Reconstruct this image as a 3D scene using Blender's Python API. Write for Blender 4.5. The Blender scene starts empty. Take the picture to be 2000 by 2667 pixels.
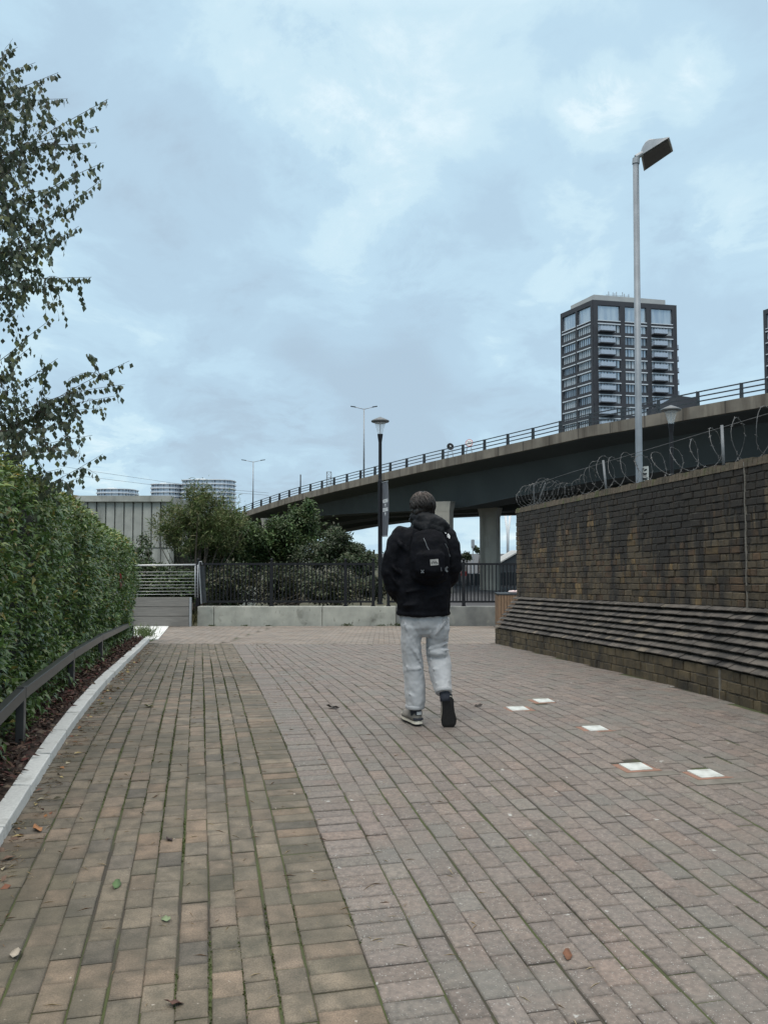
import bpy, bmesh, math, random
import numpy as np
from mathutils import Vector, Matrix, noise as mnoise
random.seed(7); RNG = np.random.default_rng(7)
S = bpy.context.scene
COL = S.collection
PI = math.pi
R = math.radians

# ------------------------------------------------------------------ camera
CAMZ = 1.41
PITCH = math.atan(106.5/2200)
cam_d = bpy.data.cameras.new("camera")
cam_d.sensor_fit = 'VERTICAL'; cam_d.sensor_height = 36; cam_d.sensor_width = 27
cam_d.lens = 2200/2667*36
cam_d.clip_start = 0.05; cam_d.clip_end = 6000
cam = bpy.data.objects.new("camera", cam_d); COL.objects.link(cam)
cam.location = (0, 0, CAMZ); cam.rotation_euler = (PI/2+PITCH, 0, 0)
S.camera = cam
S.view_settings.view_transform = 'Standard'; S.view_settings.look = 'None'
S.view_settings.exposure = 0.1; S.view_settings.gamma = 1

def P(x, y, Y):
    """photo pixel (2000x2667) at world depth Y -> world point"""
    a = (x-1000)/2200; b = (1333.5-y)/2200
    ct, st = math.cos(PITCH), math.sin(PITCH)
    d = Vector((a, ct - b*st, st + b*ct)); d *= Y/d.y
    return Vector((d.x, d.y, d.z+CAMZ))

# ------------------------------------------------------------------ sky
SUN_EL, SUN_ROT = R(58), R(205)
w = bpy.data.worlds.new("World"); S.world = w; w.use_nodes = True
nt = w.node_tree; nt.nodes.clear()
def NN(t, ty, **k):
    n = t.nodes.new(ty)
    for a, b in k.items(): setattr(n, a, b)
    return n
out = NN(nt, 'ShaderNodeOutputWorld')
sky = NN(nt, 'ShaderNodeTexSky'); sky.sky_type = 'NISHITA'; sky.sun_disc = False
sky.sun_elevation = SUN_EL; sky.sun_rotation = SUN_ROT; sky.air_density = 1.2; sky.dust_density = 1.0
bg1 = NN(nt, 'ShaderNodeBackground'); bg1.inputs[1].default_value = 0.07
nt.links.new(sky.outputs[0], bg1.inputs[0])
tc = NN(nt, 'ShaderNodeTexCoord'); sep = NN(nt, 'ShaderNodeSeparateXYZ')
nt.links.new(tc.outputs['Generated'], sep.inputs[0])
def M(t, op, a, b=None, clamp=False):
    n = NN(t, 'ShaderNodeMath', operation=op, use_clamp=clamp)
    for i, v in enumerate((a, b)):
        if v is None: continue
        if isinstance(v, (int, float)): n.inputs[i].default_value = v
        else: t.links.new(v, n.inputs[i])
    return n.outputs[0]
zz = M(nt, 'MAXIMUM', sep.outputs[2], 0.0)
den = M(nt, 'ADD', zz, 0.22)
px = M(nt, 'DIVIDE', sep.outputs[0], den); py = M(nt, 'DIVIDE', sep.outputs[1], den)
cmb = NN(nt, 'ShaderNodeCombineXYZ'); nt.links.new(px, cmb.inputs[0]); nt.links.new(py, cmb.inputs[1])
def noise(t, vec, scale, detail=6, rough=.55, dist=0.0):
    n = NN(t, 'ShaderNodeTexNoise'); n.inputs['Scale'].default_value = scale
    n.inputs['Detail'].default_value = detail; n.inputs['Roughness'].default_value = rough
    n.inputs['Distortion'].default_value = dist
    if vec is not None: t.links.new(vec, n.inputs['Vector'])
    return n.outputs['Fac']
def ramp(t, fac, stops, interp='LINEAR'):
    n = NN(t, 'ShaderNodeValToRGB'); e = n.color_ramp.elements; n.color_ramp.interpolation = interp
    while len(e) < len(stops): e.new(0.5)
    for i, (p, c) in enumerate(stops):
        e[i].position = p; e[i].color = (*c, 1) if len(c) == 3 else c
    t.links.new(fac, n.inputs[0]); return n.outputs[0]
def mixc(t, fac, a, b, mode='MIX'):
    n = NN(t, 'ShaderNodeMix', data_type='RGBA', blend_type=mode)
    for sock, v in ((n.inputs[0], fac), (n.inputs[6], a), (n.inputs[7], b)):
        if isinstance(v, (int, float)): sock.default_value = v
        elif isinstance(v, tuple): sock.default_value = (*v, 1) if len(v) == 3 else v
        else: t.links.new(v, sock)
    return n.outputs[2]
mp = NN(nt, 'ShaderNodeMapping'); nt.links.new(cmb.outputs[0], mp.inputs[0])
mp.inputs['Location'].default_value = (3.1, 1.7, 0); mp.inputs['Scale'].default_value = (1, 0.8, 1)
n1 = noise(nt, mp.outputs[0], 0.9, 3, .5, .4)
n2 = noise(nt, mp.outputs[0], 3.3, 12, .62, .35)
nf = M(nt, 'ADD', M(nt, 'MULTIPLY', n1, .48), M(nt, 'MULTIPLY', n2, .52))
def blob(x, y, rad, amp, n_):
    d = P(x, y, 100)-Vector((0, 0, CAMZ)); d.normalize()
    dp = NN(nt, 'ShaderNodeVectorMath', operation='DISTANCE'); nrm = NN(nt, 'ShaderNodeVectorMath', operation='NORMALIZE')
    nt.links.new(tc.outputs['Generated'], nrm.inputs[0]); nt.links.new(nrm.outputs[0], dp.inputs[0]); dp.inputs[1].default_value = d
    mr = NN(nt, 'ShaderNodeMapRange', interpolation_type='SMOOTHSTEP'); mr.inputs[1].default_value = rad; mr.inputs[2].default_value = 0; nt.links.new(dp.outputs['Value'], mr.inputs[0])
    return M(nt, 'MULTIPLY', M(nt, 'MULTIPLY', mr.outputs[0], M(nt, 'SUBTRACT', M(nt, 'MULTIPLY', n_, 2.6), .75)), amp*1.1)
n3 = noise(nt, mp.outputs[0], 6.5, 12, .66, .5)
acc = nf
for bx_, by_, rd_, am_ in ((1560, 272, .065, .24), (1800, 190, .075, .20), (1440, 660, .20, .09), (1850, 590, .10, .12), (700, 60, .22, .06), (950, 330, .2, .10), (300, 1190, .10, .20), (740, 1050, .08, .12), (1060, 1000, .13, -.20), (780, 930, .10, -.12), (1900, 60, .2, -.10), (1300, 520, .12, -.13), (1700, 780, .2, -.10), (430, 330, .22, -.06)):
    acc = M(nt, 'ADD', acc, blob(bx_, by_, rd_, am_, n3 if am_ > 0 else n2))
cl = ramp(nt, acc, [(.37, (.435, .575, .705)), (.45, (.475, .65, .795)), (.52, (.525, .725, .868)), (.575, (.61, .81, .92)), (.685, (.78, .93, 1.0))], 'EASE')
# a cloud sheet that is brighter and more neutral overhead than near the horizon
up = NN(nt, 'ShaderNodeMapRange'); up.inputs[1].default_value = .55; up.inputs[2].default_value = .80
nt.links.new(sep.outputs[2], up.inputs[0])
cl2 = mixc(nt, up.outputs[0], cl, (1.95, 1.90, 1.82))
bg2 = NN(nt, 'ShaderNodeBackground'); bg2.inputs[1].default_value = 1.0
nt.links.new(cl2, bg2.inputs[0])
mx = NN(nt, 'ShaderNodeMixShader'); mx.inputs[0].default_value = 0.92
nt.links.new(bg1.outputs[0], mx.inputs[1]); nt.links.new(bg2.outputs[0], mx.inputs[2])
nt.links.new(mx.outputs[0], out.inputs[0])

sd = bpy.data.lights.new("sun", 'SUN'); sd.energy = 1.1; sd.angle = R(25); sd.color = (1, .95, .88)
sun = bpy.data.objects.new("sun", sd); COL.objects.link(sun)
_a = PI/2 - SUN_ROT
_d = Vector((math.cos(_a)*math.cos(SUN_EL), math.sin(_a)*math.cos(SUN_EL), math.sin(SUN_EL)))
sun.rotation_euler = _d.to_track_quat('Z', 'Y').to_euler(); sun.location = (0, 0, 60)

# ------------------------------------------------------------------ helpers
def tag(o, label=None, cat=None, group=None, kind=None):
    if label: o['label'] = label
    if cat: o['category'] = cat
    if group: o['group'] = group
    if kind: o['kind'] = kind
    return o
def empty(name, loc, label, cat, group=None):
    o = bpy.data.objects.new(name, None); COL.objects.link(o)
    o.empty_display_size = .2; o.location = loc
    return tag(o, label, cat, group)
def wloc(o):
    v = Vector((0, 0, 0))
    while o is not None:
        v += Vector(o.location); o = o.parent
    return v
def kids(o): return [c for c in list(o.children)]
def copy_tree(o, parent=None):
    c = o.copy(); COL.objects.link(c); c.parent = parent
    for ch in kids(o): copy_tree(ch, c)
    return c
ZP = [(0, -.13), (2.5, 0), (4.3, .08), (6, .135), (8, .112), (10.4, .015), (14, -.15), (18, -.33), (22.6, -.53), (27, -.62)]
def zg(Y):
    if Y <= ZP[0][0]: return ZP[0][1]
    for i in range(len(ZP)-1):
        if Y <= ZP[i+1][0]:
            x0, z0 = ZP[i]; x1, z1 = ZP[i+1]; h = x1-x0; t = (Y-x0)/h
            def m(k):
                a = max(k-1, 0); b = min(k+1, len(ZP)-1)
                return (ZP[b][1]-ZP[a][1])/(ZP[b][0]-ZP[a][0])
            m0, m1 = m(i)*h, m(i+1)*h
            return (2*t**3-3*t*t+1)*z0+(t**3-2*t*t+t)*m0+(-2*t**3+3*t*t)*z1+(t**3-t*t)*m1
    return ZP[-1][1]
class MB:
    def __init__(s): s.v = []; s.f = []; s.c = []; s.m = []; s.mi = 0; s.col = (1, 1, 1)
    def addv(s, pts):
        i = len(s.v); s.v += [tuple(p) for p in pts]; s.c += [s.col]*len(pts); return i
    def face(s, idx): s.f.append(tuple(idx)); s.m.append(s.mi)
    def poly(s, pts): i = s.addv(pts); s.face(range(i, i+len(pts)))
    def hexa(s, b, t):
        i = s.addv(list(b)+list(t)); n = len(b)
        s.face([i+n-1-k for k in range(n)]); s.face([i+n+k for k in range(n)])
        for k in range(n):
            k2 = (k+1) % n; s.face((i+k, i+k2, i+n+k2, i+n+k))
    def box(s, c, size, rz=0, mat=None):
        x, y, z = [d/2 for d in size]; m = mat or (Matrix.Translation(c) @ Matrix.Rotation(rz, 4, 'Z'))
        q = [(-x, -y), (x, -y), (x, y), (-x, y)]
        s.hexa([m @ Vector((a, b, -z)) for a, b in q], [m @ Vector((a, b, z)) for a, b in q])
    def bar(s, a, b, w, h, up=(0, 0, 1)):
        a = Vector(a); b = Vector(b); t = (b-a).normalized(); u = Vector(up)
        sd = t.cross(u)
        if sd.length < 1e-5: sd = t.cross(Vector((0, 1, 0)))
        sd.normalize(); u = sd.cross(t).normalized()
        r = [sd*(-w/2)+u*(-h/2), sd*(w/2)+u*(-h/2), sd*(w/2)+u*(h/2), sd*(-w/2)+u*(h/2)]
        s.hexa([a+q for q in r], [b+q for q in r])
    def tube(s, pts, rad, n=8, cap=True):
        pts = [Vector(p) for p in pts]; k = len(pts)
        rads = rad if isinstance(rad, (list, tuple)) else [rad]*k
        t0 = (pts[1]-pts[0]).normalized()
        ref = Vector((0, 0, 1)) if abs(t0.z) < .9 else Vector((1, 0, 0))
        a = t0.cross(ref).normalized(); i0 = len(s.v)
        for i, p in enumerate(pts):
            t = (pts[min(i+1, k-1)]-pts[max(i-1, 0)]).normalized()
            a = (a - t*a.dot(t)); a = a.normalized() if a.length > 1e-6 else t.orthogonal().normalized()
            b = t.cross(a)
            s.addv([p + (a*math.cos(2*PI*j/n)+b*math.sin(2*PI*j/n))*rads[i] for j in range(n)])
        for i in range(k-1):
            for j in range(n):
                j2 = (j+1) % n; s.face((i0+i*n+j, i0+i*n+j2, i0+(i+1)*n+j2, i0+(i+1)*n+j))
        if cap:
            s.face([i0+n-1-j for j in range(n)]); s.face([i0+(k-1)*n+j for j in range(n)])
    def etube(s, secs, n=20, axis=Vector((1, 0, 0))):
        """secs: (centre, half width along axis, half depth)"""
        cs = [Vector(q[0]) for q in secs]; k = len(cs); i0 = len(s.v)
        for i, (c, rx, ry) in enumerate(secs):
            t = (cs[min(i+1, k-1)]-cs[max(i-1, 0)]).normalized()
            a = axis - t*axis.dot(t); a.normalize(); b = t.cross(a)
            s.addv([Vector(c) + a*rx*math.cos(2*PI*j/n)+b*ry*math.sin(2*PI*j/n) for j in range(n)])
        for i in range(k-1):
            for j in range(n):
                j2 = (j+1) % n; s.face((i0+i*n+j, i0+i*n+j2, i0+(i+1)*n+j2, i0+(i+1)*n+j))
        s.face([i0+n-1-j for j in range(n)]); s.face([i0+(k-1)*n+j for j in range(n)])
    def lathe(s, c, prof, n=20):
        c = Vector(c); i0 = len(s.v); k = len(prof)
        for r, z in prof:
            s.addv([c+Vector((r*math.cos(2*PI*j/n), r*math.sin(2*PI*j/n), z)) for j in range(n)])
        for i in range(k-1):
            for j in range(n):
                j2 = (j+1) % n; s.face((i0+i*n+j, i0+i*n+j2, i0+(i+1)*n+j2, i0+(i+1)*n+j))
        s.face([i0+n-1-j for j in range(n)]); s.face([i0+(k-1)*n+j for j in range(n)])
    def ball(s, c, r, n=12, m=8, mat=None):
        c = Vector(c); r = r if isinstance(r, (tuple, list)) else (r, r, r); i0 = len(s.v)
        rot = mat or Matrix.Identity(3)
        pts = []
        for i in range(1, m):
            th = PI*i/m
            for j in range(n):
                ph = 2*PI*j/n
                pts.append(c + rot @ Vector((r[0]*math.sin(th)*math.cos(ph), r[1]*math.sin(th)*math.sin(ph), r[2]*math.cos(th))))
        s.addv(pts + [c+rot @ Vector((0, 0, r[2])), c-rot @ Vector((0, 0, r[2]))])
        T = i0+(m-1)*n; B = T+1
        for j in range(n):
            j2 = (j+1) % n
            s.face((T, i0+j, i0+j2)); s.face((B, i0+(m-2)*n+j2, i0+(m-2)*n+j))
            for i in range(m-2): s.face((i0+i*n+j, i0+(i+1)*n+j, i0+(i+1)*n+j2, i0+i*n+j2))
    def build(s, name, mats, parent=None, smooth=False, col=False, bevel=0, recalc=False):
        me = bpy.data.meshes.new(name); off = wloc(parent) if parent else Vector((0, 0, 0))
        me.from_pydata([(a-off.x, b-off.y, c-off.z) for a, b, c in s.v], [], s.f)
        mats = mats if isinstance(mats, (list, tuple)) else [mats]
        for q in mats: me.materials.append(q)
        if len(mats) > 1: me.polygons.foreach_set('material_index', s.m)
        if col:
            at = me.color_attributes.new('Col', 'FLOAT_COLOR', 'POINT')
            at.data.foreach_set('color', np.array([(*q, 1) for q in s.c], dtype=np.float32).ravel())
        if recalc:
            bm = bmesh.new(); bm.from_mesh(me); bmesh.ops.recalc_face_normals(bm, faces=bm.faces); bm.to_mesh(me); bm.free()
        if smooth: me.polygons.foreach_set('use_smooth', [True]*len(me.polygons))
        me.update()
        o = bpy.data.objects.new(name, me); COL.objects.link(o); o.parent = parent
        if bevel:
            b = o.modifiers.new('bevel', 'BEVEL'); b.width = bevel; b.segments = 2; b.limit_method = 'ANGLE'
        return o
def fuse(name, mb, mats, parent, voxel=.012, smooth=6, disp=(), mi=None):
    """join overlapping closed shapes into one continuous surface"""
    o = mb.build(name, mats, parent, recalc=True)
    m = o.modifiers.new('r', 'REMESH'); m.mode = 'VOXEL'; m.voxel_size = voxel
    m = o.modifiers.new('s', 'SMOOTH'); m.factor = .5; m.iterations = smooth
    for k, (sc, st) in enumerate(disp):
        tx = bpy.data.textures.new(name+'_fold', 'CLOUDS'); tx.noise_scale = sc; tx.noise_depth = 2
        m = o.modifiers.new('d', 'DISPLACE'); m.texture = tx; m.strength = st; m.mid_level = .5; m.texture_coords = 'LOCAL'
    dg = bpy.context.evaluated_depsgraph_get(); dg.update()
    me = bpy.data.meshes.new_from_object(o.evaluated_get(dg)); o.modifiers.clear(); old = o.data; o.data = me
    me.name = name; bpy.data.meshes.remove(old)
    me.polygons.foreach_set('use_smooth', [True]*len(me.polygons)); me.update()
    return o
def text_mesh(mb, txt, mat4, size, depth=.002):
    """lettering as real geometry"""
    cu = bpy.data.curves.new('t', 'FONT'); cu.body = txt; cu.size = size; cu.align_x = 'CENTER'; cu.align_y = 'CENTER'; cu.extrude = depth; cu.resolution_u = 3
    ob = bpy.data.objects.new('t', cu); COL.objects.link(ob)
    dg = bpy.context.evaluated_depsgraph_get(); dg.update()
    me = bpy.data.meshes.new_from_object(ob.evaluated_get(dg))
    i = mb.addv([mat4 @ v.co for v in me.vertices])
    for p in me.polygons: mb.face([i+k for k in p.vertices])
    bpy.data.objects.remove(ob); bpy.data.curves.remove(cu); bpy.data.meshes.remove(me)

# ------------------------------------------------------------------ materials
def mat(name, c1, c2=None, scale=4, rough=.75, bump=0, bscale=None, attr=False, metal=0, spec=.5, detail=5,
        stretch=(1, 1, 1), extra=None, transl=0, contrast=(.35, .65), sheen=0):
    m = bpy.data.materials.new(name); m.use_nodes = True; t = m.node_tree
    b = t.nodes['Principled BSDF']; b.inputs['Roughness'].default_value = rough; b.inputs['Metallic'].default_value = metal
    b.inputs['Specular IOR Level'].default_value = spec
    if sheen: b.inputs['Sheen Weight'].default_value = sheen
    tcn = NN(t, 'ShaderNodeTexCoord'); mpn = NN(t, 'ShaderNodeMapping'); t.links.new(tcn.outputs['Object'], mpn.inputs[0])
    mpn.inputs['Scale'].default_value = stretch
    vec = mpn.outputs[0]
    c2 = c2 or tuple(x*.8 for x in c1)
    col = ramp(t, noise(t, vec, scale, detail), [(contrast[0], c1), (contrast[1], c2)])
    if attr:
        a = NN(t, 'ShaderNodeAttribute', attribute_name='Col'); col = mixc(t, 1.0, col, a.outputs['Color'], 'MULTIPLY')
    if extra: col = extra(t, vec, col, tcn.outputs['Object'])
    t.links.new(col, b.inputs['Base Color'])
    if bump:
        bn = NN(t, 'ShaderNodeBump'); bn.inputs['Strength'].default_value = 1; bn.inputs['Distance'].default_value = bump
        t.links.new(noise(t, vec, bscale or scale*4, 6), bn.inputs['Height']); t.links.new(bn.outputs[0], b.inputs['Normal'])
    if transl:
        tr = NN(t, 'ShaderNodeBsdfTranslucent'); t.links.new(col, tr.inputs[0])
        ms = NN(t, 'ShaderNodeMixShader'); ms.inputs[0].default_value = transl
        t.links.new(b.outputs[0], ms.inputs[1]); t.links.new(tr.outputs[0], ms.inputs[2])
        t.links.new(ms.outputs[0], t.nodes['Material Output'].inputs[0])
    return m
def glass_mat(name, col, rough=.08, alpha=.35):
    m = bpy.data.materials.new(name); m.use_nodes = True; t = m.node_tree
    b = t.nodes['Principled BSDF']; b.inputs['Base Color'].default_value = (*col, 1); b.inputs['Roughness'].default_value = rough
    tr = NN(t, 'ShaderNodeBsdfTransparent'); ms = NN(t, 'ShaderNodeMixShader'); ms.inputs[0].default_value = alpha
    t.links.new(tr.outputs[0], ms.inputs[1]); t.links.new(b.outputs[0], ms.inputs[2])
    t.links.new(ms.outputs[0], t.nodes['Material Output'].inputs[0]); return m
def ex_lichen(thr, colr, scale=55):
    def f(t, vec, col, obj):
        n = noise(t, obj, scale, 3, .6)
        k = ramp(t, n, [(thr, (0, 0, 0)), (thr+.05, (1, 1, 1))])
        return mixc(t, k, col, colr)
    return f
def ex_two(f, g): return lambda t, v, c, o: g(t, v, f(t, v, c, o), o)
def ex_stain(scale, stretch, dark, lo, hi):
    def f(t, vec, col, obj):
        mp = NN(t, 'ShaderNodeMapping'); t.links.new(obj, mp.inputs[0]); mp.inputs['Scale'].default_value = stretch
        k = ramp(t, noise(t, mp.outputs[0], scale, 6, .6), [(lo, (0, 0, 0)), (hi, (1, 1, 1))])
        return mixc(t, k, col, dark)
    return f
def ex_soot(t, vec, col, obj):
    # soot washed down from the coping: heavier towards the wall head, broken up by streaks
    sp = NN(t, 'ShaderNodeSeparateXYZ'); t.links.new(obj, sp.inputs[0])
    mp = NN(t, 'ShaderNodeMapping'); t.links.new(obj, mp.inputs[0]); mp.inputs['Scale'].default_value = (3.2, 3.2, .35)
    k = M(t, 'ADD', M(t, 'MULTIPLY', sp.outputs[2], .30), noise(t, mp.outputs[0], 1.3, 5, .6))
    return mixc(t, ramp(t, k, [(.95, (0, 0, 0)), (1.14, (.86, .86, .86))]), col, (.016, .0145, .013))
def ex_grain(scale, lo, hi):
    def f(t, vec, col, obj):
        g = ramp(t, noise(t, obj, scale, 2, .7), [(.36, (lo, lo, lo)), (.64, (hi, hi, hi))]); return mixc(t, 1.0, col, g, 'MULTIPLY')
    return f
MT = {}
MT['paver_tan'] = mat('paver_tan', (.196, .160, .122), (.108, .092, .070), 11.0, .70, .002, 130, attr=True, contrast=(.38, .66), extra=ex_two(
    ex_two(ex_two(ex_grain(190, .74, 1.22), ex_stain(1.1, (1, 1, 1), (.072, .064, .042), .44, .76)), ex_stain(9, (1, 1, 1), (.092, .080, .058), .56, .74)), ex_lichen(.71, (.36, .32, .27), 30)))
MT['paver_grey'] = mat('paver_grey', (.218, .184, .160), (.130, .113, .100), 45.0, .70, .003, 150, attr=True, contrast=(.33, .67), extra=ex_two(
    ex_two(ex_stain(2.0, (1, 1, 1), (.15, .145, .128), .5, .75), ex_lichen(.63, (.40, .39, .37), 150)), ex_lichen(.69, (.40, .40, .375), 15)))
MT['paver_beige'] = mat('paver_beige', (.245, .213, .182), (.19, .165, .142), 1.2, .78, .001, 80, attr=True)
MT['joint'] = mat('joint_moss', (.048, .042, .033), (.058, .072, .024), 1.4, .95, .004, 60, contrast=(.40, .54))
MT['granite'] = mat('granite_kerb', (.66, .67, .65), (.55, .56, .55), 60, .8, .001, 120, attr=True, extra=ex_stain(5, (1, 1, 1), (.28, .28, .26), .55, .8))
MT['soil'] = mat('soil', (.035, .022, .016), (.06, .038, .03), 9, .95, .01, 30)
MT['chips'] = mat('bark', (1, 1, 1), (.7, .7, .7), 8, .85, attr=True)
MT['litter'] = mat('litter', (1, 1, 1), (.75, .75, .75), 30, .8, attr=True)
MT['brick'] = mat('old_brick', (.102, .077, .046), (.053, .042, .028), 7, .92, .007, 40, attr=True, extra=ex_two(
    ex_two(ex_soot, ex_stain(1.7, (1.6, 1.6, .55), (.018, .016, .014), .52, .68)), ex_lichen(.73, (.25, .22, .14), 16)))
MT['plinth'] = mat('plinth_brick', (.130, .112, .095), (.066, .059, .052), 7, .88, .006, 40, attr=True, extra=ex_two(
    ex_stain(1.3, (1, 1, 1), (.02, .019, .018), .56, .72), ex_lichen(.71, (.30, .28, .24), 22)))
MT['mortar'] = mat('mortar', (.150, .128, .100), (.066, .056, .044), 5, .95, .006, 50, extra=ex_stain(1.1, (2.6, 2.6, .42), (.014, .013, .013), .50, .66))
MT['cement'] = mat('cement', (.20, .185, .16), (.13, .12, .10), 12, .9, .003, 60)
MT['coping'] = mat('coping_brick', (.115, .088, .062), (.07, .06, .04), 9, .95, .006, 40, attr=True, extra=ex_stain(3, (1, 1, 1), (.07, .085, .025), .55, .7))
MT['concrete'] = mat('concrete', (.42, .42, .37), (.30, .305, .27), 2.5, .9, .003, 40, extra=ex_two(
    ex_stain(2.2, (1, 1, 1), (.11, .11, .09), .57, .78), ex_stain(9, (1, 1, .5), (.12, .12, .10), .62, .72)))
MT['concrete_dark'] = mat('concrete_wet', (.23, .235, .22), (.14, .145, .14), 2.5, .9, .003, 40, extra=ex_stain(3, (1, 1, .6), (.33, .32, .28), .60, .75))
def ex_panel(t, vec, col, obj):
    # joints between the precast parapet units
    sp = NN(t, 'ShaderNodeSeparateXYZ'); t.links.new(obj, sp.inputs[0])
    f = M(t, 'FRACT', M(t, 'MULTIPLY', sp.outputs[1], 1/3.3))
    return mixc(t, ramp(t, f, [(.0, (.8, .8, .8)), (.028, (0, 0, 0))], 'CONSTANT'), col, (.04, .035, .03))
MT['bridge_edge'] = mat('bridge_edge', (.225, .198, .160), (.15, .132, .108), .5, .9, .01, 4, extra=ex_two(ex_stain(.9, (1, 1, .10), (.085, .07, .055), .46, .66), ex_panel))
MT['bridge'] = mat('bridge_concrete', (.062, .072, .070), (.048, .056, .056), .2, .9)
MT['pier'] = mat('pier_concrete', (.42, .39, .33), (.33, .31, .27), .6, .9, .01, 4, extra=ex_stain(.7, (1, 1, .12), (.17, .155, .13), .52, .72))
MT['black'] = mat('black_paint', (.009, .010, .013), (.014, .015, .018), 20, .55, spec=.25)
MT['black2'] = mat('charcoal_paint', (.022, .027, .032), (.035, .04, .045), 10, .38)
MT['pole'] = mat('pole_grey', (.25, .28, .31), (.20, .225, .25), 5, .5, metal=.2)
MT['post'] = mat('dull_post', (.22, .23, .24), (.15, .16, .17), 6, .6)
MT['steel'] = mat('galvanised', (.36, .38, .40), (.29, .31, .33), 6, .5, metal=.35)
MT['stainless'] = mat('stainless', (.50, .51, .51), (.42, .43, .44), 9, .35, metal=.6)
MT['wire'] = mat('wire', (.13, .13, .13), (.06, .06, .06), 9, .6, metal=.3)
MT['bronze'] = mat('bronze_rail', (.045, .048, .052), (.065, .066, .066), 6, .33, spec=.6)
MT['timber'] = mat('grey_timber', (.20, .19, .175), (.145, .14, .13), 4, .85, .003, 20, stretch=(.6, 6, 14))
MT['slat'] = mat('bin_timber', (.235, .150, .092), (.16, .10, .06), 9, .7, .001, 40, stretch=(6, 6, .7))
MT['white'] = mat('white_paint', (.78, .80, .80), (.68, .70, .71), 5, .6)
MT['red'] = mat('red_paint', (.55, .06, .05), (.45, .05, .04), 5, .5)
MT['tile'] = mat('white_tile', (.60, .63, .61), (.46, .49, .47), 20, .6, .001, 60, extra=ex_stain(14, (1, 1, 1), (.30, .30, .27), .54, .74))
MT['terracotta'] = mat('terracotta', (.30, .165, .115), (.22, .13, .095), 20, .9)
MT['leaf'] = mat('hedge_leaf', (1, 1, 1), (.78, .78, .78), 6, .34, attr=True, transl=.22, spec=.55)
MT['leaf2'] = mat('tree_leaf', (1, 1, 1), (.7, .7, .7), 1.5, .55, attr=True, transl=.25)
MT['core'] = mat('shaded_inside', (.008, .011, .006), (.014, .017, .010), 9, 1)  # near-black shade colour for the hedge core and the building recess
MT['bark'] = mat('tree_bark', (.11, .09, .07), (.06, .05, .04), 9, .9, .01, 30)
MT['twig'] = mat('birch_twig', (.075, .055, .045), (.05, .035, .03), 9, .8)
MT['asphalt'] = mat('asphalt', (.085, .085, .09), (.065, .065, .07), .4, .9)
MT['grassland'] = mat('bank_soil', (.045, .05, .025), (.07, .06, .035), .8, .95, .03, 5)
MT['lampglass'] = glass_mat('lamp_glass', (.8, .85, .88), .12, .28)

# ------------------------------------------------------------------ ground
def kerbX(Y): return -1.87-.219*(Y-4.42)
def terrain(x, y):
    if y < 23: return zg(max(y, 0))-.06
    t = min((y-23)/3.0, 1) if x > 1.2 else min((y-23)/30.0, 1)
    if -1.0 < x <= 1.2: t = min((y-23)/3.0, 1)*((x+1)/2.2)+min((y-23)/30.0, 1)*(1-(x+1)/2.2)
    t = t*t*(3-2*t) if x <= 1.2 else t
    return -.53*(1-t) + (-3.1)*t - .06
mb = MB()
xs = sorted(set([-4000, -1500, -600, -250, -120, -60, -30, -20, -14, -10]+[i*1.0 for i in range(-9, 10)]+[12, 18, 30, 60, 120, 250, 600, 1500, 4000]))
ys = sorted(set([-40, -10, -3]+[i*.5 for i in range(0, 60)]+[32, 36, 40, 46, 53, 60, 80, 120, 200, 400, 800, 1600, 4500]))
for y in ys:
    for x in xs: mb.addv([(x, y, terrain(x, y))])
nx = len(xs)
for j in range(len(ys)-1):
    for i in range(nx-1):
        mb.mi = 0 if (xs[i] < .045*ys[j] and ys[j] < 400) or ys[j] < 26 else 1
        mb.face((j*nx+i, j*nx+i+1, (j+1)*nx+i+1, (j+1)*nx+i))
tag(mb.build('ground', [MT['grassland'], MT['asphalt']], smooth=True), kind='structure')

# ------------------------------------------------------------------ brick paving, every brick modelled
DV = Vector((-.217, 1)).normalized(); EV = Vector((DV.y, -DV.x)); O0 = Vector((-.103, 3.16))
def uv(p): q = Vector((p[0], p[1]))-O0; return q.dot(EV), q.dot(DV)
WC = Vector((2.37, 15.1)); WU = Vector((.1227, -.9924)).normalized()
WN = Vector((WU.y, -WU.x))          # outward, towards the path
if WN.x > 0: WN = -WN
def wall_dist(p): return (Vector((p[0], p[1]))-WC).dot(WN)
def wall_s(p): return (Vector((p[0], p[1]))-WC).dot(WU)
TILES = [(1348, 1846, .162), (1415, 1825, .16), (1549, 1897, .158), (1655, 1997, .160), (1837, 2015, .165)]
def ground_hit(x, y):
    Y = 2.0
    while Y < 30 and P(x, y, Y).z > zg(Y): Y += .01
    return P(x, y, Y)
TP = [ground_hit(a, b) for a, b, _ in TILES]
TUV = [uv(p) for p in TP]
mb = MB()
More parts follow.
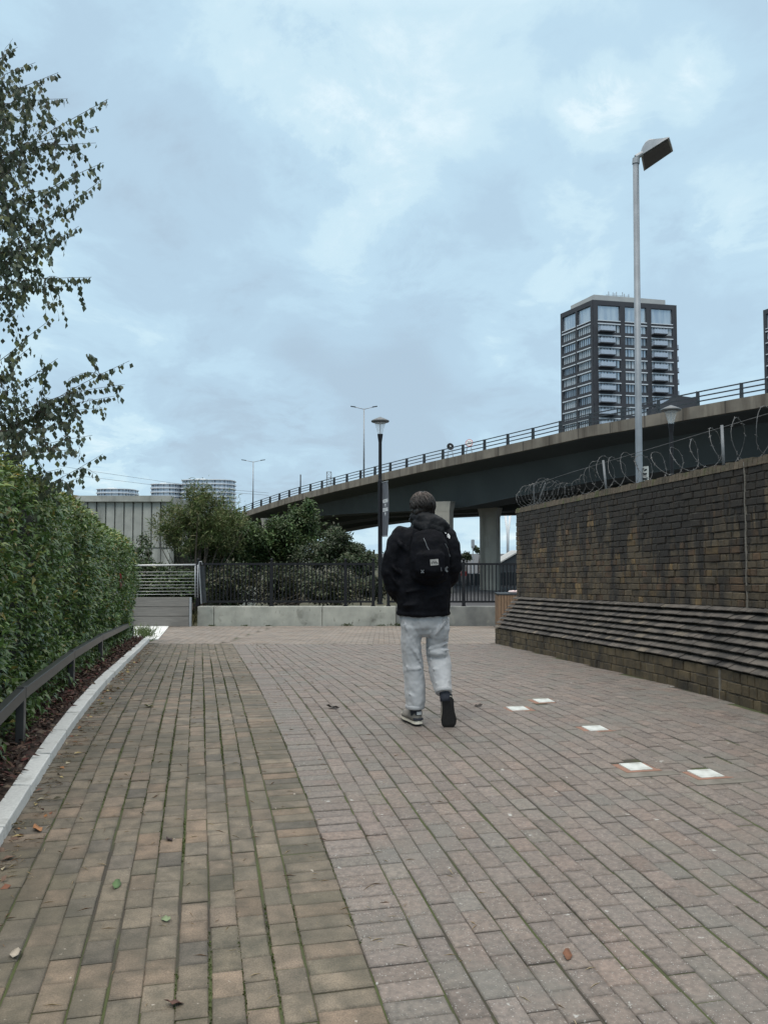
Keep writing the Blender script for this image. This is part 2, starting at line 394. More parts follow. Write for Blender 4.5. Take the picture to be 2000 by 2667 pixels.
def paver(c, ax, ay, lx, ly, base, mi, gap=.0085, bev=.005):
    """c 2D centre, ax/ay unit dirs, lx/ly cell size"""
    mb.mi = mi
    hx, hy = lx/2-gap*.5, ly/2-gap*.5
    dz = random.gauss(0, .0013); tx, ty = random.gauss(0, .004), random.gauss(0, .004)
    k = random.gauss(1, .072 if mi else .085); wv = random.gauss(0, .012)
    col = [max(.35, k*b*(1+wv*s)) for b, s in zip(base, (1, .1, -1))]
    mb.col = tuple(col)
    def ring(ix, iy, z):
        o = []
        for a, b in ((-1, -1), (1, -1), (1, 1), (-1, 1)):
            p = c+ax*(a*(hx-ix))+ay*(b*(hy-iy))
            o.append((p.x, p.y, zg(p.y)+z+dz+tx*a*hx+ty*b*hy))
        return o
    c0 = mb.col; e_ = random.uniform(.74, .95); mb.col = tuple(q*e_*.9 for q in c0)
    i = mb.addv(ring(0, 0, -.03)); mb.addv(ring(0, 0, -bev)); mb.col = tuple(q*e_ for q in c0); mb.addv(ring(bev, bev, 0)); mb.col = c0; q_ = random.uniform(.014, .024); mb.addv(ring(q_, q_, .0004))
    for L in (0, 4, 8):
        for q in range(4): mb.face((i+L+q, i+L+(q+1) % 4, i+L+4+(q+1) % 4, i+L+4+q))
    mb.face((i+12, i+13, i+14, i+15))
def pick(kind):
    r = random.random()
    if kind == 0:
        if r < .10: return (.74, .77, .80)
        if r < .22: return (.76, .79, .74)
        if r < .42: return (1.10, 1.03, .98)
        if r < .50: return (1.10, 1.0, .93)
        return (.97, .98, .95)
    if kind == 1:
        if r < .14: return (1.05, .98, .955)
        if r < .26: return (.95, .99, .975)
        return (1, .98, .97)
    return (1.05, .99, .95) if r < .3 else (1, 1, 1)
YF = 15.0
def inside(p):
    if wall_dist(p) < .37 and wall_s(p) > -.3: return False
    if p.x < kerbX(p.y)+.045: return False
    u, v = uv(p)
    for (a, b), t in zip(TUV, TILES):
        if abs(u-a) < .115 and abs(v-b) < .125: return False
    return True
def lanes(u0, u1, n, blen, kind, mi, cross=False):
    w = (u1-u0)/n
    for i in range(n):
        off = (i % 2)*blen/2 + random.uniform(-.02, .02)
        v = -2.6+off
        while v < 15.5:
            L = blen*random.uniform(.97, 1.03)
            c = O0+EV*(u0+(i+.5)*w+.0035*math.sin(v*1.3+i*2.1)+random.gauss(0, .0014))+DV*(v+L/2)
            if .9 < c.y < YF and inside(c): paver(c, EV, DV, w, L, pick(kind), mi, random.uniform(.0048, .0068) if mi == 0 else random.uniform(.0042, .0056), random.uniform(.0025, .005))
            v += L
lanes(-1.50, -1.27, 1, .102, 0, 0)
lanes(-1.27, -.205, 10, .155, 0, 0)
lanes(-.205, 0, 1, .102, 0, 0)
lanes(0, .205, 1, .102, 1, 1)
lanes(.205, .205+.106*52, 52, .166, 1, 1)
# far apron: diagonal bond on the left, straight courses on the right
A = R(-38); d1 = Vector((math.cos(A), math.sin(A))); d2 = Vector((-d1.y, d1.x))
for i in range(-90, 91):
    for j in range(-50, 51):
        c = Vector((-4.5, 18.5))+d1*((j+.5*(i % 2))*.2)+d2*(i*.105)
        if YF+.06 < c.y < 22.45 and kerbX(c.y)+.06 < c.x < -2.9-.0*(c.y): paver(c, d1, d2, .2, .105, pick(2), 2)
X1, Y1 = Vector((1, 0)), Vector((0, 1))
i = 0; y = YF+.06
while y < 22.5:
    for j in range(-15, 75):
        c = Vector((-2.9+.1*(i % 2)+(j+.5)*.2, y+.05))
        if c.x > -2.85 and (wall_dist(c) > .38 or wall_s(c) < -.32): paver(c, X1, Y1, .2, .105, pick(2), 2)
    y += .105; i += 1
tag(mb.build('pavement', [MT['paver_tan'], MT['paver_grey'], MT['paver_beige']], col=True), kind='structure')
mb = MB(); yy = [i*.3 for i in range(2, 76)]
for y in yy: mb.addv([(kerbX(y)-.02, y, zg(y)-.0055), (9, y, zg(y)-.0055)])
for j in range(len(yy)-1): mb.face((2*j, 2*j+1, 2*j+3, 2*j+2))
tag(mb.build('paving_bed', MT['joint']), kind='structure')

# marker tiles sunk in the right hand paving
TL = ["cream square marker tile set in paving closest to the walking person's raised shoe",
      "cream square marker tile in paving farthest from the viewer, with dark gap behind it",
      "lone cream square marker tile in the middle of the line of five in the paving",
      "cream square marker tile with dark open joint, left of the pair nearest the viewer",
      "cream square marker tile with orange brick edge, rightmost and nearest of the five"]
for k, p in enumerate(TP):
    c = Vector((p.x, p.y)); z = zg(p.y)
    t = empty('marker_tile', (p.x, p.y, z-.03), TL[k], 'marker tile', 'cream marker tiles set in the paving')
    sz = TILES[k][2]*.92; ang = math.atan2(EV.y, EV.x)
    m4 = Matrix.Translation((p.x, p.y, z-.002)) @ Matrix.Rotation(ang, 4, 'Z') @ Matrix.Rotation(R(1.5), 4, 'X')
    b = MB(); b.box((0, 0, 0), (sz, sz, .012), mat=m4)
    b.build('tile', MT['tile'], t, bevel=.002)
    b = MB(); m5 = Matrix.Translation((p.x, p.y, z-.0095)) @ Matrix.Rotation(ang, 4, 'Z')
    b.hexa([m5 @ Vector((x, y, -.012)) for x, y in ((-.115, -.105), (.115, -.105), (.115, .085), (-.115, .085))],
           [m5 @ Vector((x, y, 0.008)) for x, y in ((-.115, -.105), (.115, -.105), (.115, .085), (-.115, .085))])
    b.build('mortar_bed', MT['terracotta'], t)
    b = MB(); m6 = Matrix.Translation((p.x, p.y, z-.0098)) @ Matrix.Rotation(ang, 4, 'Z')
    b.box((0, 0, 0), (.36, .40, .012), mat=m6); b.build('infill', MT['cement'], t)

# ------------------------------------------------------------------ kerb, planting bed
mb = MB(); y = 2.2; n = 0
while y < 15.7:
    L = .62 if y > 3 else .6
    a, b_ = y+.011, min(y+L-.011, 15.9)
    k = random.uniform(.92, 1.06); mb.col = (k, k, k)
    q = [(kerbX(a)-.098, a), (kerbX(a)+.012, a), (kerbX(b_)+.012, b_), (kerbX(b_)-.098, b_)]
    bot = [(x, yy_, zg(yy_)-.08) for x, yy_ in q]; top = [(x+(.004 if i in (0, 3) else -.004), yy_, zg(yy_)+.062+random.uniform(-.003, .003)) for i, (x, yy_) in enumerate(q)]
    mb.hexa(bot, top); y += L
tag(mb.build('kerb', MT['granite'], col=True, bevel=.006), kind='structure')
mb = MB(); yy = [1+.5*i for i in range(31)]
for y in yy: mb.addv([(kerbX(y)-.085, y, zg(y)+.04), (kerbX(y)-.6, y, zg(y)+.09), (kerbX(y)-3.4, y, zg(y)+.12)])
for j in range(len(yy)-1):
    for i in range(2): mb.face((3*j+i, 3*j+i+1, 3*j+4+i, 3*j+3+i))
tag(mb.build('planting_bed', MT['soil'], smooth=True), kind='structure')
# flush pale slabs where the kerb ends
mb = MB()
for r in range(3):
    for i in range(6):
        a = 16.3+i*1.0; b_ = a+.985; x0, x1 = -.30*(r+1)+.15, -.30*r+.15
        q = [(kerbX(a)+x0+.006, a), (kerbX(a)+x1-.006, a), (kerbX(b_)+x1-.006, b_), (kerbX(b_)+x0+.006, b_)]
        k = random.uniform(1.15, 1.32); mb.col = (k, k, k)
        mb.hexa([(x, y_, zg(y_)-.05) for x, y_ in q], [(x, y_, zg(y_)+.012) for x, y_ in q])
tag(mb.build('stone_slabs', MT['granite'], col=True), kind='structure')

def leaves(name, m, B, D, N, L, W, C, droop=.25, parent=None, kind=None):
    n = len(B); Sx = np.cross(D, N); Sx /= np.linalg.norm(Sx, axis=1)[:, None]+1e-9; N2 = np.cross(Sx, D)
    L = L[:, None]; W = W[:, None]
    V = np.empty((n, 5, 3))
    V[:, 0] = B; V[:, 1] = B+D*L*.45+Sx*W*.5+N2*L*.07; V[:, 2] = B+D*L*.5-N2*W*.02
    V[:, 3] = B+D*L*.45-Sx*W*.5+N2*L*.07; V[:, 4] = B+D*L*.95-N2*L*droop
    F = np.array([(0, 1, 2), (0, 2, 3), (1, 4, 2), (2, 4, 3)])[None]+(np.arange(n)*5)[:, None, None]
    me = bpy.data.meshes.new(name); off = wloc(parent) if parent else Vector((0, 0, 0))
    me.from_pydata((V.reshape(-1, 3)-np.array(off)).tolist(), [], F.reshape(-1, 3).tolist())
    me.materials.append(m)
    at = me.color_attributes.new('Col', 'FLOAT_COLOR', 'POINT')
    C4 = np.ones((n, 5, 4), dtype=np.float32); C4[:, :, :3] = C[:, None, :]
    at.data.foreach_set('color', C4.ravel())
    me.polygons.foreach_set('use_smooth', [True]*len(me.polygons)); me.update()
    o = bpy.data.objects.new(name, me); COL.objects.link(o); o.parent = parent
    if kind: o['kind'] = kind
    return o
def unit(a): return a/(np.linalg.norm(a, axis=1)[:, None]+1e-9)

# bark mulch and litter
n = 9000; Y = RNG.uniform(3, 15.8, n); X = -1.87-.219*(Y-4.42)-.105-np.abs(RNG.normal(0, .34, n))
Z = np.array([zg(y) for y in Y])+.05+.09*np.minimum((-1.87-.219*(Y-4.42)-X)/.6, 1)*.6+RNG.uniform(0, .03, n)
D = unit(np.c_[RNG.normal(size=(n, 2)), RNG.normal(0, .3, n)]); N = unit(np.c_[RNG.normal(0, .5, (n, 2)), np.ones(n)])
pal = np.array([(.09, .045, .035), (.05, .03, .022), (.13, .075, .05), (.16, .12, .09), (.12, .035, .03), (.22, .16, .11)])
C = pal[RNG.choice(6, n, p=[.3, .3, .16, .1, .1, .04])]*RNG.uniform(.7, 1.2, n)[:, None]
tag(leaves('bark_chips', MT['chips'], np.c_[X, Y, Z], D, N, RNG.uniform(.03, .085, n), RNG.uniform(.01, .03, n), C, .05), kind='stuff')
n = 1900; Y = RNG.uniform(2.0, 15, n); dx = np.abs(RNG.normal(0, .10, n)); dx[:900] = RNG.uniform(0, 2.2, 900)
X = -1.87-.219*(Y-4.42)+.02+dx; Z = np.array([zg(y) for y in Y])+.004
D = unit(np.c_[RNG.normal(size=(n, 2)), RNG.normal(0, .06, n)]); N = unit(np.c_[RNG.normal(0, .2, (n, 2)), np.ones(n)])
pal = np.array([(.42, .33, .20), (.34, .25, .14), (.22, .13, .07), (.48, .40, .26)])
C = pal[RNG.choice(4, n)]
tag(leaves('needle_litter', MT['litter'], np.c_[X, Y, Z], D, N, RNG.uniform(.02, .07, n), RNG.uniform(.001, .0032, n), C, .02), kind='stuff')
# moss lines between the bricks
n = 15000; lane = RNG.choice(np.arange(-1, 12), n, p=(lambda a: a/a.sum())(np.array([.7, .7, .7, .7, 1, 2, 2.4, 2.4, 2.4, 3, 3, 1.5, 1])))
u = -1.27+lane*.1065; u = np.where(lane == 11, 0.0, u); u = np.where(lane == 12-1, 0.0, u)
v = RNG.uniform(-1.4, 9, n); keep = np.array([mnoise.noise(Vector((a*2.0, b*.9, 3.3))) > -.12 for a, b in zip(u, v)])
u, v = u[keep], v[keep]; n = len(u); u = u+RNG.normal(0, .0028, n)
X = O0.x+EV.x*u+DV.x*v; Y = O0.y+EV.y*u+DV.y*v; Z = np.array([zg(y) for y in Y])-.005
D = unit(np.c_[RNG.normal(0, .5, (n, 2)), np.ones(n)]); N = unit(RNG.normal(size=(n, 3)))
C = np.array([(.075, .10, .022)])*RNG.uniform(.5, 1.3, n)[:, None]
tag(leaves('joint_moss', MT['leaf2'], np.c_[X, Y, Z], D, N, RNG.uniform(.004, .012, n), RNG.uniform(.004, .009, n), C, .05), kind='stuff')
n = 170; Y = RNG.uniform(2.6, 13, n); X = -1.87-.219*(Y-4.42)+.015+np.abs(RNG.normal(0, .075, n)); Z = np.array([zg(y) for y in Y])+.006
D = unit(np.c_[RNG.normal(size=(n, 2)), RNG.normal(.05, .25, n)]); N = unit(np.c_[RNG.normal(0, .45, (n, 2)), np.ones(n)])
pal = np.array([(.40, .19, .08), (.46, .36, .16), (.22, .09, .05), (.16, .10, .07), (.50, .44, .30)])
tag(leaves('leaf_litter', MT['litter'], np.c_[X, Y, Z], D, N, RNG.uniform(.025, .062, n), RNG.uniform(.014, .032, n), pal[RNG.choice(5, n)], .12), kind='stuff')
B, D, N, L, Wd, C = [], [], [], [], [], []
for (a, b, s) in ((905, 1622, 1), (1035, 1624, 1.3), (1050, 1623, .8), (640, 1626, .5), (1160, 1622, .6), (552, 1626, .5), (990, 1624, .6), (700, 1625, .4)):
    q = P(a, b, 22.52)
    for i in range(40):
        B.append(Vector((q.x+random.gauss(0, .09*s), 22.52+random.gauss(0, .03), zg(22.5)))); D.append(Vector((random.gauss(0, .6), random.gauss(-.3, .4), 1)).normalized()); N.append(Vector((random.gauss(0, 1), random.gauss(0, 1), .3)))
        L.append(random.uniform(.04, .12)*s); Wd.append(.02); k = random.uniform(.6, 1.3); C.append((.07*k, .10*k, .03*k))
tag(leaves('weeds', MT['leaf2'], np.array(B), unit(np.array(D)), unit(np.array(N)), np.array(L), np.array(Wd), np.array(C), .2), kind='stuff')
# single leaves lying on the paving
LV = [(305, 2312, .065, (.10, .17, .07), 'curled green leaf lying on the tan paving'),
      (432, 2402, .05, (.22, .28, .16), 'pale green leaf on the tan paving in front of the curled green one'),
      (40, 2492, .07, (.42, .37, .30), 'pale dry curled leaf at the bottom left of the paving'),
      (455, 2620, .06, (.12, .06, .045), 'dark brown folded leaf on tan paving at the bottom edge'),
      (1478, 2494, .06, (.20, .09, .05), 'rust brown leaf lying alone on the grey paving'),
      (442, 2190, .05, (.05, .03, .03), 'small shrivelled dark leaf in the middle of the tan paving'),
      (868, 1846, .11, (.03, .028, .025), 'dark dead sprig lying on grey paving left of the person'),
      (390, 1842, .08, (.40, .40, .22), 'yellow green leaf lying on tan paving near the kerb stones'),
      (1245, 1841, .07, (.05, .04, .035), 'dark leaf scrap just behind and left of the marker tiles'),
      (100, 2165, .08, (.42, .20, .09), 'orange brown star shaped leaf against the kerb front')]
for k, (a, b, s, c, lab) in enumerate(LV):
    p = ground_hit(a, b); ang = random.uniform(0, 6.28)
    m = MB(); m.col = tuple(c)
    out_ = [(-.5, 0, .02), (-.25, .22, .10), (.05, .30, .06), (.3, .16, .14), (.55, 0, .10), (.3, -.18, .02), (0, -.26, .05), (-.28, -.16, .0)]
    pts = [Vector((x*s*math.cos(ang)-y_*s*math.sin(ang), x*s*math.sin(ang)+y_*s*math.cos(ang), z*s*2.2+.004)) + Vector((p.x, p.y, zg(p.y))) for x, y_, z in out_]
    cen = sum(pts, Vector())/8-Vector((0, 0, s*.08)); i = m.addv(pts+[cen]); j = m.addv([q+Vector((0, 0, -.0015)) for q in pts+[cen]])
    for q in range(8): m.face((i+q, i+(q+1) % 8, i+8)); m.face((j+(q+1) % 8, j+q, j+8)); m.face((i+q, j+q, j+(q+1) % 8, i+(q+1) % 8))
    o = m.build('fallen_leaf', MT['litter'], col=True, smooth=True); tag(o, lab, 'leaf', 'single leaves lying on the paving')

# ------------------------------------------------------------------ old brick retaining wall on the right
def W(s, off, z): q = WC+WU*s+WN*off; return Vector((q.x, q.y, z))
def ztop(s): return 2.20+.0077*s
def zpl(s): return .63+.0378*s if s < 9 else .63+.0378*9+.01*(s-9)
def zbase(s, off=.343): q = WC+WU*s+WN*off; return zg(q.y)
wall = empty('brick_wall', W(5, .0, zbase(5)), 'dark sooty brick retaining wall with stepped sloping plinth beside the path', 'wall')
SE = 12.4
up_, pl_, cp_, bs_ = MB(), MB(), MB(), MB()
def wbrick(m, s0, s1, zf0, zf1, off, proud, gap=.009, bev=.006, back=.06):
    """zf0/zf1 functions of s -> lower and upper edge"""
    a, b = s0+gap/2, s1-gap/2
    j = [random.gauss(0, .0025) for _ in range(4)]
    o = off+proud+random.gauss(0, .003)
    def P4(ins, oo): return [W(a+ins, oo, zf0(a)+gap/2+ins+j[0]), W(b-ins, oo, zf0(b)+gap/2+ins+j[1]), W(b-ins, oo, zf1(b)-gap/2-ins+j[2]), W(a+ins, oo, zf1(a)-gap/2-ins+j[3])]
    i = m.addv(P4(0, o-back)); m.addv(P4(0, o-bev)); m.addv(P4(bev, o))
    for L in (0, 4):
        for q in range(4): m.face((i+L+q, i+L+(q+1) % 4, i+L+4+(q+1) % 4, i+L+4+q))
    m.face((i+8, i+9, i+10, i+11))
NC = 19
for c in range(NC-1):
    def f0(s, c=c): return zpl(s)+(ztop(s)-zpl(s))*c/NC
    def f1(s, c=c): return zpl(s)+(ztop(s)-zpl(s))*(c+1)/NC
    s = 0.0 if c % 2 else -.0
    first = True
    while s < SE:
        L = (.113 if (c % 2 == 0) != (random.random() < .28) else .226)*random.uniform(.93, 1.07)
        if first and c % 2: L = .17
        first = False
        k = random.gauss(1, .14); r = random.random()
        if r < .05: up_.col = (1.7*k, 1.5*k, 1.15*k)
        elif r < .16: up_.col = (.55*k, .5*k, .5*k)
        elif r < .3: up_.col = (1.1*k, .9*k, .82*k)
        else: up_.col = (k, k, k)
        wbrick(up_, s, s+L, f0, f1, 0, .012+abs(random.gauss(0, .003)))
        s += L
up_.build('upper_bricks', MT['brick'], wall, col=True)
s = -.015
while s < SE:
    L = .078*random.uniform(.95, 1.05); k = random.gauss(1, .15); cp_.col = (k, k, k)
    zt = ztop(s)+random.gauss(0, .005); a, b = s+.004, s+L-.004
    lo = ztop(s)-(ztop(s)-zpl(s))/NC*1.0
    cp_.hexa([W(a, .022, lo), W(b, .022, lo), W(b, -.36, lo), W(a, -.36, lo)], [W(a, .012, zt), W(b, .012, zt), W(b, -.36, zt), W(a, -.36, zt)])
    s += L
cp_.build('coping', MT['coping'], wall, col=True)
# sloping plinth courses
NP = 8; DB = .343; HB = .255
def dk(k): return DB*(1-k/NP)
def zk(k, s): b = zbase(s)+HB; return b+(zpl(s)-b)*k/NP
for k in range(NP):
    s = -.25*(1-k/NP)-.03
    end0 = s
    while s < SE:
        L = (.225 if random.random() < .22 else .112)*random.uniform(.95, 1.05)
        a, b = s+.004, s+L-.004
        q = random.gauss(1, .11); r = random.random()
        pl_.col = (q*1.6, q*1.55, q*1.4) if r < .05 else ((q*.6, q*.6, q*.62) if r < .14 else (q, q, q))
        j = random.gauss(0, .003); jz = random.gauss(0, .0014)
        def sec(t, skew=0.0):
            d0, d1 = dk(k)+.026+j, dk(k+1)-.002+j
            return [W(t, d0-.003, zk(k, t)+.032+jz), W(t, d0, zk(k, t)+.041+jz), W(t, d1, zk(k+1, t)+.006+jz), W(t, d1-.10, zk(k+1, t)+.006+jz), W(t, d1-.10, zk(k, t)+.031+jz)]
        A_, B_ = sec(a), sec(b)
        pl_.hexa(A_, B_); s += L
pl_.build('plinth_bricks', MT['plinth'], wall, col=True, bevel=.004)
for c in range(3):
    def f0(s, c=c): return zbase(s)-.02+(HB+.035)*c/3
    def f1(s, c=c): return zbase(s)-.02+(HB+.035)*(c+1)/3
    s = -.25
    while s < SE:
        L = (.225 if random.random() < .55 else .113)*random.uniform(.95, 1.05)
        k = random.gauss(1, .2); bs_.col = (k*1.05, k*1.05, k*.95)
        wbrick(bs_, s, s+L, f0, f1, DB, .004); s += L
bs_.build('base_bricks', MT['brick'], wall, col=True)
# mortar body
mm = MB(); ss = [-.25+.35*i for i in range(38)]
sec0 = None
prev = None
for s in ss:
    t = max(s, 0.0)
    pts = [W(s, DB-.006, zbase(s)-.2), W(s, DB-.006, zbase(s)+HB)]
    for k in range(NP): pts += [W(s, dk(k)-.028, zk(k, s)), W(s, dk(k+1)-.028, zk(k+1, s))] if False else [W(max(s, -.25*(1-k/NP)), dk(k)-.05, zk(k, s)+.004), W(max(s, -.25*(1-k/NP)), dk(k+1)-.05, zk(k+1, s)+.004)]
    pts += [W(t, 0, zpl(t)), W(t, 0, ztop(t)-.02), W(t, -.35, ztop(t)-.02), W(t, -.35, -1.2)]
    i = mm.addv(pts); n = len(pts)
    if prev is not None:
        for q in range(n-1): mm.face((prev+q, i+q, i+q+1, prev+q+1))
    else: mm.face([i+n-1-q for q in range(n)])
    prev = i
mm.build('mortar', MT['mortar'], wall)
def s_at(x, off=0.012):
    # parameter s where the upper face is seen at photo column x
    k = (x-1000)/2200; o = WC+WN*off
    return (k*o.y-o.x)/(WU.x-k*WU.y)
jt = MB()
for x, wd, m_ in ((1942, .012, 0), (1472, .010, 1)):
    s0 = s_at(x)
    pts = [(s0+.006*math.sin(i*1.7), zpl(s0)+(ztop(s0)-zpl(s0)-.02)*i/14) for i in range(15)]
    jt.mi = m_
    for (a, za), (b, zb) in zip(pts, pts[1:]):
        jt.hexa([W(a-wd/2, .0, za), W(a+wd/2, .0, za), W(a+wd/2, .021, za), W(a-wd/2, .021, za)], [W(b-wd/2, .0, zb), W(b+wd/2, .0, zb), W(b+wd/2, .021, zb), W(b-wd/2, .021, zb)])
for x0 in (1868,):
    s0 = s_at(x0, DB)
    jt.mi = 0
    jt.hexa([W(s0-.006, DB-.01, zbase(s0)), W(s0+.006, DB-.01, zbase(s0)), W(s0+.006, DB+.014, zbase(s0)), W(s0-.006, DB+.014, zbase(s0))],
            [W(s0-.006, DB-.01, zbase(s0)+HB), W(s0+.006, DB-.01, zbase(s0)+HB), W(s0+.006, DB+.014, zbase(s0)+HB), W(s0-.006, DB+.014, zbase(s0)+HB)])
jt.build('movement_joint', [MT['cement'], MT['mortar']], wall)

# razor wire coil and its posts
rw = MB(); path = []
nl = 0; s = -.1; ph = 0.0
while s < 11.5:
    pitch = .20 if s < 2.2 else (.30 if s < 4 else .42)
    rr = .17+.04*mnoise.noise(Vector((s*2.2, 1.1, 0)))+.035*math.sin(s*1.9)+(.02 if s > 3 else -.01)+.03*mnoise.noise(Vector((ph*.9, 4, 2)))
    wob = (.13 if s > 2.5 else .07)*math.sin(ph+1.2*math.sin(s*.9))+.05*mnoise.noise(Vector((ph*.5, 9, 2)))
    c = W(s+wob, -.14+rr*math.sin(ph)*.9, ztop(s)+.02+rr+rr*math.cos(ph)+.02*math.sin(s*2.3))
    path.append(c); dphi = 2*PI/22; ph += dphi; s += pitch/22
for i in range(0, len(path)-1, 200): rw.tube(path[i:i+201], .0032, 5)
for i in range(2, len(path)-1, 2):
    t = (path[i+1]-path[i]).normalized(); n_ = t.orthogonal().normalized(); n_ = Matrix.Rotation(random.uniform(0, 6.28), 3, t) @ n_
    p = path[i]; L = .016; b = t.cross(n_)*.003
    rw.hexa([p-t*.008-b, p+t*.008-b, p+t*.014+n_*L-b], [p-t*.008+b, p+t*.008+b, p+t*.014+n_*L+b])
    rw.hexa([p-t*.008-b, p+t*.008-b, p-t*.014-n_*L-b], [p-t*.008+b, p+t*.008+b, p-t*.014-n_*L+b])
pA = [W(s_, -.14, ztop(s_)+.40 + (.0 if s_ > 2.2 else -.02*(2.2-s_))) for s_ in [1.0+.5*i for i in range(22)]]
rw.tube(pA, .0035, 5)
o = rw.build('razor_wire', MT['wire'], smooth=False)
tag(o, 'tangled coil of razor wire stretched along the top of the brick wall', 'razor wire')
def wpost(pts, r, lab):
    m = MB(); m.tube(pts, r, 10)
    tag(m.build('wire_post', MT['post'], smooth=True), lab, 'post', 'metal posts holding razor wire on the wall')
sA = s_at(1391, -.1)
wpost([W(sA, -.1, ztop(sA)-.03), W(sA, -.1, ztop(sA)+.22), W(sA+.25, -.02, ztop(sA)+.36)], .011, 'bent pale post at the far end of the wall nearest its corner')
wpost([W(sA+.14, -.12, ztop(sA)-.03), W(sA+.24, -.14, ztop(sA)+.16), W(sA+.62, -.1, ztop(sA)+.34)], .011, 'second bent post leaning along the wall, just right of the first bent post')
sB = s_at(1580, -.1); wpost([W(sB, -.1, ztop(sB)-.03), W(sB-.10, -.1, ztop(sB)+.42)], .015, 'straight slightly tilted post on the wall left of the tall floodlight')
sC = s_at(1887, -.1); wpost([W(sC, -.1, ztop(sC)-.03), W(sC-.02, -.1, ztop(sC)+.41)], .014, 'upright pale post on the near part of the wall, right of the globe lamp')

# ------------------------------------------------------------------ end wall, fence
YE = 22.6
cw = empty('concrete_wall', P(900, 1628, YE), 'low stained concrete wall across the end of the path under the black fence', 'wall')
xl, xr = P(514, 1600, YE).x, 5.2
zt = P(900, 1580, YE).z
segs = [(xl, P(573, 0, YE).x, 0), (P(573, 0, YE).x, P(845, 0, YE).x, 0), (P(845, 0, YE).x, P(1030, 0, YE).x, 0), (P(1030, 0, YE).x, xr, 1)]
for a, b, k in segs:
    m = MB(); m.box(((a+b)/2, YE+.2, (zt-.9)/2), (b-a-.012, .4, zt+.9), 0)
    m.build('wall_panel', MT['concrete_dark'] if k else MT['concrete'], cw, bevel=.012)
m = MB(); m.box((xl+.5*(xr-xl), YE+.21, (zt-.95)/2), (xr-xl-.02, .36, zt+.9)); m.build('joint_filler', MT['cement'], cw)

fence = empty('metal_fence', (P(760, 0, YE).x, YE+.22, zt), 'black metal railing with vertical bars and ball finials on the low concrete wall', 'fence')
YFN = YE+.22
zrt = P(900, 1469, YFN).z; zrb = P(900, 1567, YFN).z
posts = [P(x, 0, YFN).x for x in (532, 717, 903, 973)]; posts2 = [P(x, 0, YFN).x for x in (1011, 1200)]; posts2.append(posts2[-1]+1.95)
def fpanel(a, b):
    m = MB()
    m.box(((a+b)/2, YFN, zrt), (b-a-.05, .05, .055)); m.box(((a+b)/2, YFN, zrb), (b-a-.05, .05, .05))
    n = max(2, round((b-a)/.0985))
    for i in range(1, n):
        x = a+(b-a)*i/n; m.tube([(x, YFN, zrb+.02), (x, YFN, zrt-.02)], .0155, 6)
    m.build('bar_panel', MT['black'], fence)
for L in (posts, posts2):
    for a, b in zip(L, L[1:]): fpanel(a, b)
    for x in L:
        m = MB(); m.box((x, YFN, (zt+zrt+.05)/2), (.085, .085, zrt+.05-zt)); m.box((x, YFN, zt+.008), (.12, .12, .016))
        po = m.build('post', MT['black'], fence)
        m = MB(); m.lathe((x, YFN, zrt+.05), [(.02, 0), (.036, .01), (.02, .025), (.034, .045), (.04, .07), (.03, .092), (.008, .104)], 12); m.build('finial', MT['black'], po, smooth=True)

# timber screen with cable balustrade on the left
YT = 22.3
ts = empty('timber_screen', P(430, 1625, YT), 'grey timber plank screen with wire cable balustrade left of the black fence', 'fence')
xa, xb = P(250, 0, YT).x, P(511, 0, YT).x
zs = [P(450, y, YT).z for y in (1555, 1580.5, 1605, 1632)]
for i in range(3):
    m = MB(); m.box(((xa+xb)/2, YT+.02, (zs[i]+zs[i+1])/2), (xb-xa-.01, .05, zs[i]-zs[i+1]-.012)); m.build('plank', MT['timber'], ts, bevel=.004)
m = MB(); m.box(((xa+xb)/2, YT+.07, (zs[0]+zs[3])/2-.05), (xb-xa-.05, .03, zs[0]-zs[3]-.02)); m.build('backing', MT['black'], ts)
m = MB(); m.box((xb+.03, YT+.03, (zs[0]+zs[3])/2-.02), (.05, .09, zs[0]-zs[3]+.02)); m.build('end_post', MT['steel'], ts)
m = MB(); m.tube([P(250, 1474, YT), P(510, 1471, YT)], .024, 10); m.build('handrail', MT['stainless'], ts, smooth=True)
for y in (1489.5, 1498, 1506.5, 1515, 1523.5, 1531.5, 1540, 1548):
    m = MB(); m.tube([P(250, y+1, YT), P(513, y-.5, YT)], .006, 6); m.build('cable', MT['stainless'], ts, smooth=True)
for x in (509, 516):
    m = MB(); m.tube([P(x, 1471, YT), P(x, 1556, YT)], .017, 8); m.build('upright', MT['steel'], ts, smooth=True)
m = MB(); m.tube([P(519, 1468, YT-.05), P(520, 1463, YT-.05), P(525, 1462, YT-.05), P(527, 1470, YT)], .013, 8); m.bar(P(519, 1468, YT-.05), P(525, 1572, YT-.05), .03, .02, (1, 0, 0)); m.build('stay_bar', MT['steel'], ts)
m = MB(); m.bar(P(526, 1474, YT+.05), P(532, 1570, YT+.05), .13, .015, (0, 1, 0)); m.build('closing_plate', MT['black2'], ts)

